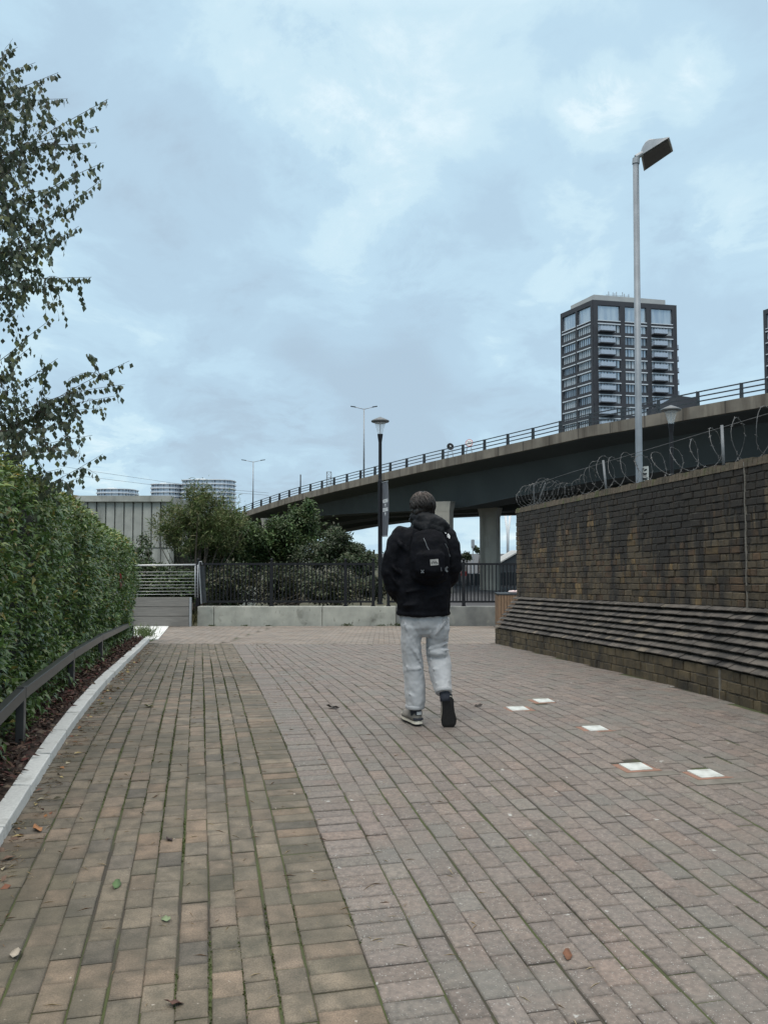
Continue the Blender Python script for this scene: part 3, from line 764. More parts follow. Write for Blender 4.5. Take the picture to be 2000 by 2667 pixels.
# ------------------------------------------------------------------ low metal rail before the hedge
rail = empty('knee_rail', (-2.9, 7.9, zg(7.9)), 'low dark metal knee rail running along the planting bed under the hedge', 'rail')
pp = [(-1.80, 3.15), (-2.325, 5.47), (-2.86, 7.8), (-3.43, 10.3), (-4.62, 15.6)]
def railz(y): return {3.15: zg(3.15)+.40, 5.47: P(85, 1806, 5.47).z, 7.8: P(207, 1706, 7.8).z, 10.3: P(274, 1661, 10.3).z, 15.6: P(352, 1623, 15.6).z}[y]
ends = [(x, y, railz(y)) for x, y in pp]
for a, b in zip(ends, ends[1:]):
    d = (Vector(b)-Vector(a)).normalized()
    m = MB(); m.bar(Vector(a)+d*.02, Vector(b)-d*.02, .055, .075); m.build('rail_bar', MT['bronze'], rail, bevel=.004)
for x, y, z in ends:
    m = MB(); m.box((x, y, (z+.045+zg(y)-.05)/2), (.05, .07, z+.045-zg(y)+.05), R(12)); m.build('post', MT['bronze'], rail, bevel=.003)

# ------------------------------------------------------------------ clipped hedge
hedge = empty('hedge', (-3.6, 9, zg(9)), 'tall dense clipped evergreen hedge with glossy leaves along the left side', 'hedge')
HE = 15.9
def hx(Y): return -1.24-.229*Y
def hz(Y): return 2.12+.07*min(max((7-Y)/1.5, 0), 1) if Y < 8 else 2.12-.055*(Y-8)
def nz(a, b, c, s): return mnoise.noise(Vector((a*s, b*s, c*s)))
def hedge_pt(Y, h, depth):
    """point on the face at length Y, height fraction h in 0..1.25 (beyond 1 = over the top)"""
    z0, z1 = zg(Y)+.10, hz(Y); H = z1-z0; rr = .32
    endk = max(0, (Y-(HE-.9))/.9)
    bul = .07*math.sin(h*3.0)+.10*endk*(1-abs(h-.55))+.19*min(max((Y-12)/3, 0), 1)
    lump = .13*nz(Y, h*2, 1.3, 1.3)+.07*nz(Y, h*2, 7.7, 3.6)
    x = hx(Y)+bul+lump-.35*endk**3
    if h <= 1-rr/H:
        return Vector((x-depth, Y, z0+h*H)), Vector((1, .1+.9*endk**2, .12))
    a = (h-(1-rr/H))*H/rr
    if a < PI/2:
        z = z1-rr+rr*math.sin(a); q = x-rr+rr*math.cos(a)
        n = Vector((math.cos(a), .1+.7*endk**2, math.sin(a)))
        return Vector((q, Y, z+lump*.6-.25*endk**2))-n*depth, n
    return Vector((x-rr-(a-PI/2)*rr, Y, z1+lump*.6-depth-.25*endk**2)), Vector((0, 0, 1))
B, D, N, L, Wd, C = [], [], [], [], [], []
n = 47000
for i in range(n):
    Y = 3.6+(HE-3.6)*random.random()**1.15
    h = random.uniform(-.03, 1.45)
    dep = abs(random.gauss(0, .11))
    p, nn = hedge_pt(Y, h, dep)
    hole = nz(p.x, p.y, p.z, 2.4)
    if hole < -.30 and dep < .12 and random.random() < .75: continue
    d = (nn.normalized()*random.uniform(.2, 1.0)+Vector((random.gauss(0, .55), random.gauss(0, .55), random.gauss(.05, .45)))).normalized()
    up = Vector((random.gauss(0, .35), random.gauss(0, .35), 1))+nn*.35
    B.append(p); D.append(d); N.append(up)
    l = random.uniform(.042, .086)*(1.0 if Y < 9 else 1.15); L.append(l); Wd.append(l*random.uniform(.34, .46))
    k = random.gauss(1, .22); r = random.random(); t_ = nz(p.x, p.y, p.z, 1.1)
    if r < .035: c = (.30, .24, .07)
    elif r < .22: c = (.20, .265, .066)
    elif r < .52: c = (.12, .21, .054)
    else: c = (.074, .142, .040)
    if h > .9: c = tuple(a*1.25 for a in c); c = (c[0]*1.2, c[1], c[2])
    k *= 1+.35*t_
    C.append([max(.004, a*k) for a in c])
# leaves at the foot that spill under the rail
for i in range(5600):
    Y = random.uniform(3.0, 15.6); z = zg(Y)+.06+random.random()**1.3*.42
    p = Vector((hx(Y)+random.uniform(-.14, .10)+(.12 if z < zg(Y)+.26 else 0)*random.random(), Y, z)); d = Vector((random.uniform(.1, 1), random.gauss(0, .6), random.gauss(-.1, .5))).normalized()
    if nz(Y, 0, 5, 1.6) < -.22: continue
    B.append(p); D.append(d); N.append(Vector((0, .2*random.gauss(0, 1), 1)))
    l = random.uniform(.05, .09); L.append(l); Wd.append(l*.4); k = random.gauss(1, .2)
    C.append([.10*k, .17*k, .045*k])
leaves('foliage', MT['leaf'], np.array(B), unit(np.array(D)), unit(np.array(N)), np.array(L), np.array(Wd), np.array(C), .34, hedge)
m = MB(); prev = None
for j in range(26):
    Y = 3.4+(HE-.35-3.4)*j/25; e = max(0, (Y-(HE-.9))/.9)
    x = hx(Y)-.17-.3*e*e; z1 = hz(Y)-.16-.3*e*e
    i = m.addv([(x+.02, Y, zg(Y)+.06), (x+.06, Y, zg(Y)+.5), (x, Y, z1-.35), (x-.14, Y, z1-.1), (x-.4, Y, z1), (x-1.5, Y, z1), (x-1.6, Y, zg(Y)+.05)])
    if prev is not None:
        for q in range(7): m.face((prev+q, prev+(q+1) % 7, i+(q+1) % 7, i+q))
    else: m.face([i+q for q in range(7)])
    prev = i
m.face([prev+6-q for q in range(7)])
m.build('dark_core', MT['core'], hedge, smooth=True)  # added solid core, coloured near-black for the shaded inside of the hedge
B, D, N, L, Wd, C = [], [], [], [], [], []
for i in range(14):
    p = P(287, 1492+i*2.6, 12.6); p += Vector((.16+random.gauss(0, .015), 0, 0)); B.append(p); D.append(Vector((random.gauss(.2, .3), random.gauss(-.2, .3), -1)).normalized()); N.append(Vector((1, random.gauss(0, .5), .2)))
    L.append(.07); Wd.append(.03); C.append((.35, .035, .03) if i < 7 else (.34, .20, .15))
tag(leaves('withered_cluster', MT['leaf2'], np.array(B), unit(np.array(D)), unit(np.array(N)), np.array(L), np.array(Wd), np.array(C), .1), 'small withered red cluster hanging on the far part of the hedge face', 'plant')
# grass tuft where the hedge ends
B, D, N, L, Wd, C = [], [], [], [], [], []
for i in range(210):
    p = ground_hit(random.gauss(372, 17), 1658+random.gauss(0, 5)); d = Vector((random.gauss(.1, .45), random.gauss(0, .4), 1)).normalized()
    B.append(p); D.append(d); N.append(Vector((random.gauss(0, 1), random.gauss(0, 1), .3)))
    L.append(random.uniform(.12, .34)); Wd.append(.012); k = random.uniform(.7, 1.3); C.append((.12*k, .17*k, .055*k))
tag(leaves('grass_tuft', MT['leaf2'], np.array(B), unit(np.array(D)), unit(np.array(N)), np.array(L), np.array(Wd), np.array(C), .25),
    'tuft of long pale green grass at the end of the hedge by the stone slabs', 'grass', kind='stuff')

# ------------------------------------------------------------------ birch hanging in from the left
birch = empty('birch_tree', (-4.7, 7.4, zg(7.4)), 'birch tree with hanging leafy twigs rising behind the hedge at the left edge', 'tree')
trunk = MB(); TB = Vector((-4.6, 7.4, .1))
tp = [TB+Vector((.12*math.sin(z*.8), .1*math.cos(z*.6), z)) for z in [0, .8, 1.6, 2.4, 3.2, 4, 4.8, 5.6, 6.4, 7]]
trunk.tube(tp, [.11, .10, .09, .082, .074, .064, .052, .04, .028, .012], 12)
trunk.build('trunk', MT['bark'], birch, smooth=True)
tips = [(45, 125), (95, 160), (150, 190), (180, 255), (285, 256), (255, 330), (250, 372), (270, 422), (268, 468), (180, 480), (208, 590), (160, 540),
        (118, 585), (100, 640), (242, 722), (185, 742), (110, 700), (130, 832), (85, 905), (335, 938), (322, 1000), (300, 1032), (268, 1062), (150, 935),
        (235, 1134), (180, 1100), (268, 1182), (215, 1242), (160, 1220), (120, 1160), (30, 200), (60, 300), (80, 420), (60, 520), (40, 620), (110, 330), (120, 400), (70, 1050), (40, 1120), (90, 240), (140, 300), (15, 420), (15, 560), (90, 1010), (200, 1170)]
twg = MB(); B, D, N, L, Wd, C = [], [], [], [], [], []
def hang(p, sc=1.0):
    if 2.9 < p.z < 3.4 and p.x > -3.3 and random.random() < .25: return
    d = Vector((random.gauss(.12, .3), random.gauss(0, .3), -1)).normalized()
    B.append(p); D.append(d); N.append(Vector((random.gauss(0, 1), random.gauss(-.6, 1), random.gauss(0, .3))))
    l = random.uniform(.038, .066)*sc; L.append(l); Wd.append(l*random.uniform(.62, .82)); k = random.gauss(1, .25)
    C.append((.085*k, .112*k, .068*k) if random.random() < .85 else (.15*k, .165*k, .065*k))
def twig(a, b, sag, step, r=.004, side=0):
    pts = []; n = 9
    for i in range(n+1):
        t = i/n; pts.append(a.lerp(b, t)+Vector((random.gauss(0, .008), random.gauss(0, .01), sag*math.sin(PI*t**.8))))
    twg.tube(pts, [r*(1-.75*i/n) for i in range(n+1)], 5)
    ln = (b-a).length; k = int(ln/step)
    for i in range(k):
        t = (i+.5)/k
        if t < .12: continue
        f = t*n; q = min(int(f), n-1); p = pts[q].lerp(pts[q+1], f-q)
        for _ in range(random.choice((1, 1, 2))): hang(p+Vector((random.gauss(0, .012), random.gauss(0, .02), -.004)))
    return pts
for (x, y) in tips:
    Y = 6.6+random.uniform(-.35, .5); b = P(x, y, Y)
    zr = min(max(b.z-random.uniform(.8, 1.9)-.1*(b.x+3.2), .5), 6.6)
    i = min(int((zr-.1)/.8), 8); a = tp[i].lerp(tp[i+1], (zr-.1)/.8-i)
    a = a.lerp(b, random.uniform(.02, .1))
    pts = twig(a, b, random.uniform(.22, .5), .030, .006)
    for k in range(13):
        t = random.uniform(.25, .95); q = int(t*9); p = pts[q]
        dirv = (b-a).normalized(); e = p+dirv*random.uniform(.1, .42)*(1.15-t)+Vector((random.gauss(.02, .08), random.gauss(0, .2), random.gauss(-.17, .17)))
        pxx = 1000+2200*e.x/e.y
        if pxx > x+4: e.x -= (pxx-x-4)/2200*e.y
        twig(p, e, random.uniform(.02, .08), .027, .003)
# denser inner crown left of the picture edge
for i in range(7500):
    zc = random.uniform(1.5, 5.75); r = .95*math.sin(PI*min(max((zc-.7)/6.3, 0), 1))**.6
    p = Vector((-4.1+random.gauss(0, .42)*r*1.15+.12, 7.0+random.gauss(0, .5), zc+.1*random.gauss(0, 1)))
    if nz(p.x, p.y, p.z, 1.8) < -.05 or p.z > 5.4 or (2.95 < p.z < 3.3 and random.random() < .8): continue
    if 1000+2200*p.x/p.y > 130: continue
    hang(p)
twg.build('twigs', MT['twig'], birch, smooth=True)
leaves('crown', MT['leaf2'], np.array(B), unit(np.array(D)), unit(np.array(N)), np.array(L), np.array(Wd), np.array(C), .1, birch)

# ------------------------------------------------------------------ trees and bushes beyond the fence
def tree(name, lab, cat, base, blobs, pal, lsize, trunk_r=.08, stems=5, hangy=-.15, group=None, elong=.4, up=.0):
    """blobs: (centre, radii, n leaves); stems run from the base into the blobs"""
    t = empty(name, base, lab, cat, group)
    B, D, N, L, Wd, C = [], [], [], [], [], []
    m = MB(); base = Vector(base)
    for bi, (c, r, n) in enumerate(blobs):
        c = Vector(c)
        for q in range(stems):
            e = c+Vector((random.gauss(0, .45)*r[0], random.gauss(0, .45)*r[1], random.uniform(-.2, .85)*r[2]))
            k = base.lerp(e, .45)+Vector((random.gauss(0, .1), random.gauss(0, .1), .2*(e-base).length*.3))
            b0 = base+Vector((random.gauss(0, .12), random.gauss(0, .12), 0))
            pts = [b0*(1-s_)**2+k*2*s_*(1-s_)+e*s_*s_ for s_ in [i/8 for i in range(9)]]
            m.tube(pts, [max(.006, trunk_r*(1-i/8.5)*random.uniform(.5, 1)) for i in range(9)], 6)
        # foliage in sub-clumps so that gaps and light and dark masses show
        n = int(n*(1.0 if name == 'distant_tree' else (1.5 if name == 'willow_tree' else 2.1)))
        ncl = max(6, n//80); cl = []
        for q in range(ncl):
            v = Vector((random.gauss(0, 1), random.gauss(0, 1), random.gauss(0, 1))).normalized()*random.uniform(.35, 1.0)
            cl.append((c+Vector((v.x*r[0], v.y*r[1], v.z*r[2])), random.uniform(.16, .34), random.gauss(1, .22), v))
        for i in range(n):
            cc, cr, ck, v0 = random.choice(cl)
            off = Vector((random.gauss(0, .6), random.gauss(0, .6), random.gauss(0, .5)))
            p = cc+Vector((off.x*r[0]*cr, off.y*r[1]*cr, off.z*r[2]*cr))+Vector((0, 0, up*abs(random.gauss(0, .35))))
            if p.z < base.z: p.z = base.z+random.uniform(0, .2)
            d = Vector((v0.x*.6+random.gauss(0, .6), v0.y*.6+random.gauss(0, .6), hangy+random.gauss(0, .5)+up)).normalized()
            B.append(p); D.append(d); N.append(Vector((random.gauss(0, .7), random.gauss(0, .7), 1)))
            l = lsize*random.uniform(.7, 1.4); L.append(l); Wd.append(l*elong)
            col = random.choice(pal); kk = ck*random.gauss(1, .18)
            C.append([max(.004, a*kk) for a in col])
    m.build('trunk', MT['bark'], t, smooth=True)
    leaves('crown', MT['leaf2'], np.array(B), unit(np.array(D)), unit(np.array(N)), np.array(L), np.array(Wd), np.array(C), .15, t)
    return t
def bb(x, y, Y, rx, ry, rz, n):  # blob centred on a photo point, radii in photo pixels / metres deep
    s = Y/2200; return (P(x, y, Y), (rx*s, ry, rz*s), n)
WG = [(.135, .19, .065), (.17, .21, .075), (.11, .165, .055), (.21, .205, .09)]
DG = [(.068, .12, .042), (.09, .15, .05), (.055, .095, .036), (.12, .175, .06)]
BG = [(.045, .072, .034), (.062, .095, .038), (.075, .085, .044), (.036, .06, .028)]
gz = lambda x, Y: terrain(x, Y)
b0 = P(515, 1500, 28); b0.z = gz(b0.x, 28)
tree('willow_tree', 'feathery olive green willow with bare stems showing, behind the timber screen', 'tree', b0,
     [bb(480, 1400, 28, 78, .9, 70, 2600), bb(535, 1345, 28, 62, .9, 80, 3400), bb(590, 1385, 28.5, 60, .9, 75, 2600), bb(440, 1390, 28, 42, .7, 60, 420)], WG, .17, .05, 7, .1, elong=.16, up=.32)
b0 = P(600, 1500, 30); b0.z = gz(b0.x, 30)
tree('broadleaf_tree', 'fuller mid green tree standing right against the willow', 'tree', b0,
     [bb(600, 1400, 30, 75, 1, 70, 3200), bb(560, 1435, 29.5, 70, 1, 50, 1800), bb(640, 1420, 30, 45, 1, 60, 1800)], DG, .15, .06, 5, -.1, 'trees beyond the fence')
b0 = P(770, 1500, 31); b0.z = gz(b0.x, 31)
tree('tall_bush', 'tall dark green bush with a leafy peak in front of the viaduct', 'bush', b0,
     [bb(760, 1400, 31, 85, 1.2, 60, 3600), bb(797, 1345, 31, 33, .8, 48, 1600), bb(700, 1420, 31, 60, 1.2, 60, 2400)], DG[:3]+[(.075, .10, .032)], .14, .05, 5, -.05, 'bushes beyond the fence')
b0 = P(880, 1510, 29); b0.z = gz(b0.x, 29)
tree('bramble_bush', 'low dark bramble bush spreading beneath the viaduct, left of the banner lamp post', 'bush', b0,
     [bb(850, 1440, 29, 80, 1.2, 45, 3000), bb(880, 1405, 29, 36, .8, 34, 900), bb(940, 1465, 28, 52, 1, 34, 2200), bb(905, 1435, 29, 45, .8, 30, 1100)], BG, .12, .04, 5, -.05, 'bushes beyond the fence')
b0 = P(640, 1560, 26.5); b0.z = gz(b0.x, 26.5)
tree('undergrowth_bush', 'dark tangled undergrowth seen through the middle black fence panels', 'bush', b0,
     [bb(600, 1525, 26.5, 75, 1, 55, 2200), bb(740, 1525, 27, 90, 1, 55, 2600), bb(860, 1530, 26, 85, 1, 48, 2400), bb(975, 1530, 26, 45, .8, 40, 1200)], [(.050, .072, .032), (.068, .078, .040), (.038, .058, .028), (.09, .085, .048)], .12, .03, 4, -.1, 'bushes beyond the fence')
b0 = P(420, 1560, 25.5); b0.z = gz(b0.x, 25.5)
tree('cable_screen_bush', 'green bush growing behind the wire cables of the timber screen', 'bush', b0,
     [bb(430, 1525, 25.5, 100, .9, 48, 4200), bb(350, 1500, 25.5, 60, .9, 50, 2000), bb(370, 1430, 26, 36, .8, 45, 260)], DG+BG, .12, .03, 5, -.1, 'bushes beyond the fence')
b0 = P(560, 1470, 33); b0.z = gz(b0.x, 33)
tree('hawthorn_bush', 'shaded hawthorn bush in the dark gap behind the willow stems', 'bush', b0,
     [bb(640, 1470, 32, 80, 1, 35, 1800), bb(720, 1465, 33, 80, 1, 38, 1800)], BG, .13, .04, 4, -.1, 'bushes beyond the fence')
# rough bank grass behind the fence
B, D, N, L, Wd, C = [], [], [], [], [], []
for i in range(5000):
    Y = random.uniform(23.2, 30); x = random.uniform(-7.5, .4)
    B.append(Vector((x, Y, terrain(x, Y)))); D.append(Vector((random.gauss(0, .35), random.gauss(0, .35), 1)).normalized()); N.append(Vector((random.gauss(0, 1), random.gauss(0, 1), .2)))
    L.append(random.uniform(.15, .5)); Wd.append(.02); k = random.gauss(1, .25); C.append((.065*k, .075*k, .03*k) if random.random() < .7 else (.13*k, .115*k, .05*k))
tag(leaves('bank_grass', MT['leaf2'], np.array(B), unit(np.array(D)), unit(np.array(N)), np.array(L), np.array(Wd), np.array(C), .2), kind='stuff')
# far trees under the viaduct
FG = [(.05, .075, .035), (.065, .09, .042), (.042, .062, .035)]
for (x, y, rx, rz, lab) in ((1215, 1447, 22, 13, 'small far round tree under the viaduct, closest to the person'), (1246, 1436, 17, 19, 'taller far tree standing left of the bare viaduct column'),
                            (1321, 1450, 14, 7, 'low far tree above the grey gabled roof'), (1185, 1452, 26, 12, 'far tree crown half hidden behind the person')):
    Yf = 190; s = Yf/2200; c = P(x, y, Yf); b0 = Vector((c.x, Yf, -3.1))
    tree('distant_tree', lab, 'tree', b0, [(c, (rx*s, 1.5, rz*s), 700)], FG, .5, .15, 3, -.1, 'far trees seen under the viaduct', elong=.6)

# ------------------------------------------------------------------ road viaduct
via = empty('road_viaduct', (0, 104, -3.1), 'long concrete road viaduct with open railing sweeping across the background', 'viaduct')
BD = Vector((.502, -.865)); BN = Vector((.865, .502))      # along (towards right/near) and inward (away)
def bx(Y, off=0): return 26.5-.58*(Y-58.3-off)
def parY(x): return 60.3/(.58+(x-1000)/2200)
ctrl = [(2060, 1012), (2000, 1025), (1818, 1057), (1653, 1089), (1537, 1109), (1400, 1141), (1265, 1171), (1106, 1206), (1000, 1231), (870, 1263), (759, 1292), (663, 1323), (560, 1362), (480, 1396)]
pz = []
for x, y in ctrl:
    Y = parY(x); pz.append((Y, P(x, y, Y).z))
pz = [(30, pz[0][1]+.35)]+pz
def deckz(Y):
    for (a, za), (b, zb) in zip(pz, pz[1:]):
        if Y <= b: return za+(zb-za)*(max(Y, a)-a)/(b-a)
    return pz[-1][1]+(Y-pz[-1][0])*(-.07)
gb = [(30, 9.6), (58.3, 8.75), (77, 8.05), (87, 7.25), (94, 6.65), (105, 6.7), (115, 6.95), (128, 7.1), (145, 6.4), (170, 4.6), (200, 2.0)]
def girz(Y):
    for (a, za), (b, zb) in zip(gb, gb[1:]):
        if Y <= b:
            t = (Y-a)/(b-a); return za+(zb-za)*t
    return gb[-1][1]
YS = [34+3.0*i for i in range(56)]
def strip(secs_fn, name, m_, smooth=False):
    m = MB(); prev = None
    for Y in YS:
        pts = secs_fn(Y); i = m.addv(pts); n = len(pts)
        if prev is not None:
            for q in range(n): m.face((prev+q, prev+(q+1) % n, i+(q+1) % n, i+q))
        else: m.face([i+n-1-q for q in range(n)])
        prev = i
    m.face([prev+q for q in range(n)])
    return m.build(name, m_, via, smooth=smooth, recalc=True)
def BP(Y, off, z):  # point at inward offset (metres) from the near parapet line
    return Vector((bx(Y)+BN.x*off, Y+BN.y*off, z))
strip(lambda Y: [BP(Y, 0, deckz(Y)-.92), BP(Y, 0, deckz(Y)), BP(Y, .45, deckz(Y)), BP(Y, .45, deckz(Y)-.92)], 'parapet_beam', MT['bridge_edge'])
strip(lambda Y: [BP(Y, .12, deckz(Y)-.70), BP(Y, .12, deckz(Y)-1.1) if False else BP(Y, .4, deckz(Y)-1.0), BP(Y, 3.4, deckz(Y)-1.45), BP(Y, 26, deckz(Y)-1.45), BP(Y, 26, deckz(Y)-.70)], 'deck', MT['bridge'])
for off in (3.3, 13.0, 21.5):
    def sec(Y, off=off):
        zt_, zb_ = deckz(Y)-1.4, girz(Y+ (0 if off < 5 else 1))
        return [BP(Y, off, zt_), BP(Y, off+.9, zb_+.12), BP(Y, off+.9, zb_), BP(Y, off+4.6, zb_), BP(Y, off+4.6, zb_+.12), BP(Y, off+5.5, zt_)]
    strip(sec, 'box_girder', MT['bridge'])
for x, Y, wd in ((1157, 96.5, 1.85), (1276, 104.5, 2.25), (1600, 92, 2.2), (700, 140, 2.0)):
    c = P(x, 1440, Y); c.z = 0; hw = wd*.5
    m = MB(); ang = math.atan2(BD.y, BD.x)
    zt_ = girz(Y-6)+.3
    m4 = Matrix.Translation((c.x, c.y, 0)) @ Matrix.Rotation(ang+R(28), 4, 'Z')
    q = lambda k, z: [m4 @ Vector((a*k, b*k*.55, z)) for a, b in ((-hw, -hw), (hw, -hw), (hw, hw), (-hw, hw))]
    m.hexa(q(1, -3.3), q(1, zt_-1.2)); m.hexa(q(1.002, zt_-1.2), q(1.22, zt_))
    m.build('column', MT['pier'], via, bevel=.03)
rl = MB()
YR = [36+1.5*i for i in range(92)]
for h in (.35, .72, 1.08):
    for a, b in zip(YR, YR[1:]):
        rl.bar(BP(a, .22, deckz(a)+h), BP(b, .22, deckz(b)+h), .09, .085)
rail_o = rl.build('railing', MT['black2'], via)
pm = None; Y = 37.0
while Y < 165:
    z = deckz(Y)
    if pm is None:
        pm = MB(); pm.hexa([BP(Y, .10, z-.02)+Vector((dx, 0, 0)) for dx in (-.07, .07)]+[BP(Y, .36, z-.02)+Vector((dx, 0, 0)) for dx in (.07, -.07)],
                           [BP(Y, .14, z+1.13)+Vector((dx, 0, 0)) for dx in (-.07, .07)]+[BP(Y, .34, z+1.13)+Vector((dx, 0, 0)) for dx in (.07, -.07)])
        p0 = pm.build('post', MT['black2'], rail_o); y0, z0 = Y, z
    else:
        o = p0.copy(); COL.objects.link(o); o.parent = rail_o
        o.location = (bx(Y)-bx(y0), Y-y0, z-z0)
    Y += 3.3
# lighting columns standing on the viaduct
def tall_lamp(x, ytop, wpx, lab):
    Y = parY(x)+3; top = P(x, ytop, Y); bz = deckz(Y-2)
    t = empty('highway_lamp', (top.x, Y, bz), lab, 'street lamp', 'twin arm lighting columns on the viaduct')
    m = MB(); m.tube([(top.x, Y, bz-.3), (top.x, Y, top.z)], [.13, .075], 10); m.build('column', MT['steel'], t, smooth=True)
    hw = wpx/2*Y/2200
    for s_ in (-1, 1):
        m = MB(); m.tube([(top.x, Y, top.z-.1), (top.x+s_*hw*.5, Y, top.z+.12), (top.x+s_*hw*.75, Y, top.z+.2)], .045, 8); a = m.build('arm', MT['steel'], t, smooth=True)
        m = MB(); m.bar((top.x+s_*hw*.62, Y, top.z+.2), (top.x+s_*hw, Y, top.z+.3), .30, .10); m.build('lamp_head', MT['black2'], a)
    return t
tall_lamp(660, 1202, 62, 'twin arm highway lamp on the lower left end of the viaduct')
tall_lamp(948, 1064, 70, 'taller twin arm highway lamp on the viaduct beside the black lamp post with a banner')
Y = parY(783)+2; tpz = P(783, 1236, Y); m = MB(); m.tube([(tpz.x, Y, deckz(Y-1)-.2), (tpz.x, Y, tpz.z)], .10, 8)
tag(m.build('bare_pole', MT['black2'], smooth=True), 'short bare pole on the viaduct between the two twin arm lamps', 'pole')
# temporary round signs on the viaduct
def round_sign(x, y, dia, tilt, lab, white):
    Y = parY(x)+1.4; c = P(x, y, Y); r = dia/2*Y/2200; bz = deckz(Y-1)
    t = empty('road_sign', (c.x, Y, bz), lab, 'road sign', 'temporary round signs on the viaduct')
    m4 = Matrix.Translation(c) @ Matrix.Rotation(R(tilt), 4, 'Z') @ Matrix.Rotation(R(-12), 4, 'X') @ Matrix.Rotation(R(90), 4, 'X')
    def disc(rad, z0, z1, mt, name, par):
        m = MB(); n = 28
        m.hexa([m4 @ Vector((rad*math.cos(2*PI*j/n), rad*math.sin(2*PI*j/n), z0)) for j in range(n)], [m4 @ Vector((rad*math.cos(2*PI*j/n), rad*math.sin(2*PI*j/n), z1)) for j in range(n)])
        return m.build(name, mt, par)
    if white:
        disc(r, -.01, .01, MT['red'], 'red_rim', t); disc(r*.86, .008, .016, MT['white'], 'white_face', t)
        m = MB(); text_mesh(m, '20', m4 @ Matrix.Translation((0, 0, .02)), r*1.15, .004); m.build('numerals', MT['black'], t)
    else:
        disc(r, -.01, .01, MT['black'], 'sign_back', t)
        m = MB(); m.hexa([m4 @ Vector(q) for q in ((-r*.25, -r*.02, .012), (r*.3, -r*.02, .012), (r*.05, r*.42, .012))], [m4 @ Vector(q) for q in ((-r*.25, -r*.02, .03), (r*.3, -r*.02, .03), (r*.05, r*.42, .03))]); m.build('sandbag_tag', MT['white'], t)
    for sx in (-.8, .8):
        for sy in (-.45, .45):
            m = MB(); m.tube([c+Vector((sx*r*.6, 0, -r*.6)), (c.x+sx*r, Y+sy, bz+.02)], .022, 6); m.build('leg', MT['steel'], t)
round_sign(1172.5, 1163, 19, 12, 'round black backed temporary road sign on legs behind the viaduct railing', False)
round_sign(1221.5, 1153.5, 20, -18, 'round white temporary speed sign reading 20 with red rim on the viaduct', True)

# ------------------------------------------------------------------ dark apartment tower (right) and its twin
MT['facade'] = mat('dark_facade', (.034, .037, .046), (.046, .05, .058), .3, .8)
MT['roofcap'] = mat('roof_cap', (.42, .43, .42), (.36, .37, .37), .3, .8)
def glazing(name, c1, c2, sc):
    def ex(t, vec, col, obj):
        return col
    return mat(name, c1, c2, sc, .2, stretch=(1, 1, .12), spec=.8, contrast=(.40, .60), metal=.45)
MT['win'] = glazing('window_glass', (.33, .40, .48), (.46, .52, .57), 1.1)
MT['win_dark'] = glazing('window_dark', (.16, .20, .25), (.30, .34, .38), 1.6)
MT['win_blind'] = mat('window_blind', (.52, .57, .61), (.40, .46, .51), 1.3, .5, stretch=(1, 1, .1))
MT['lintel'] = mat('lintel_white', (.62, .66, .70), (.55, .60, .64), .2, .5)
MT['balglass'] = glass_mat('balcony_glass', (.50, .58, .68), .12, .6)
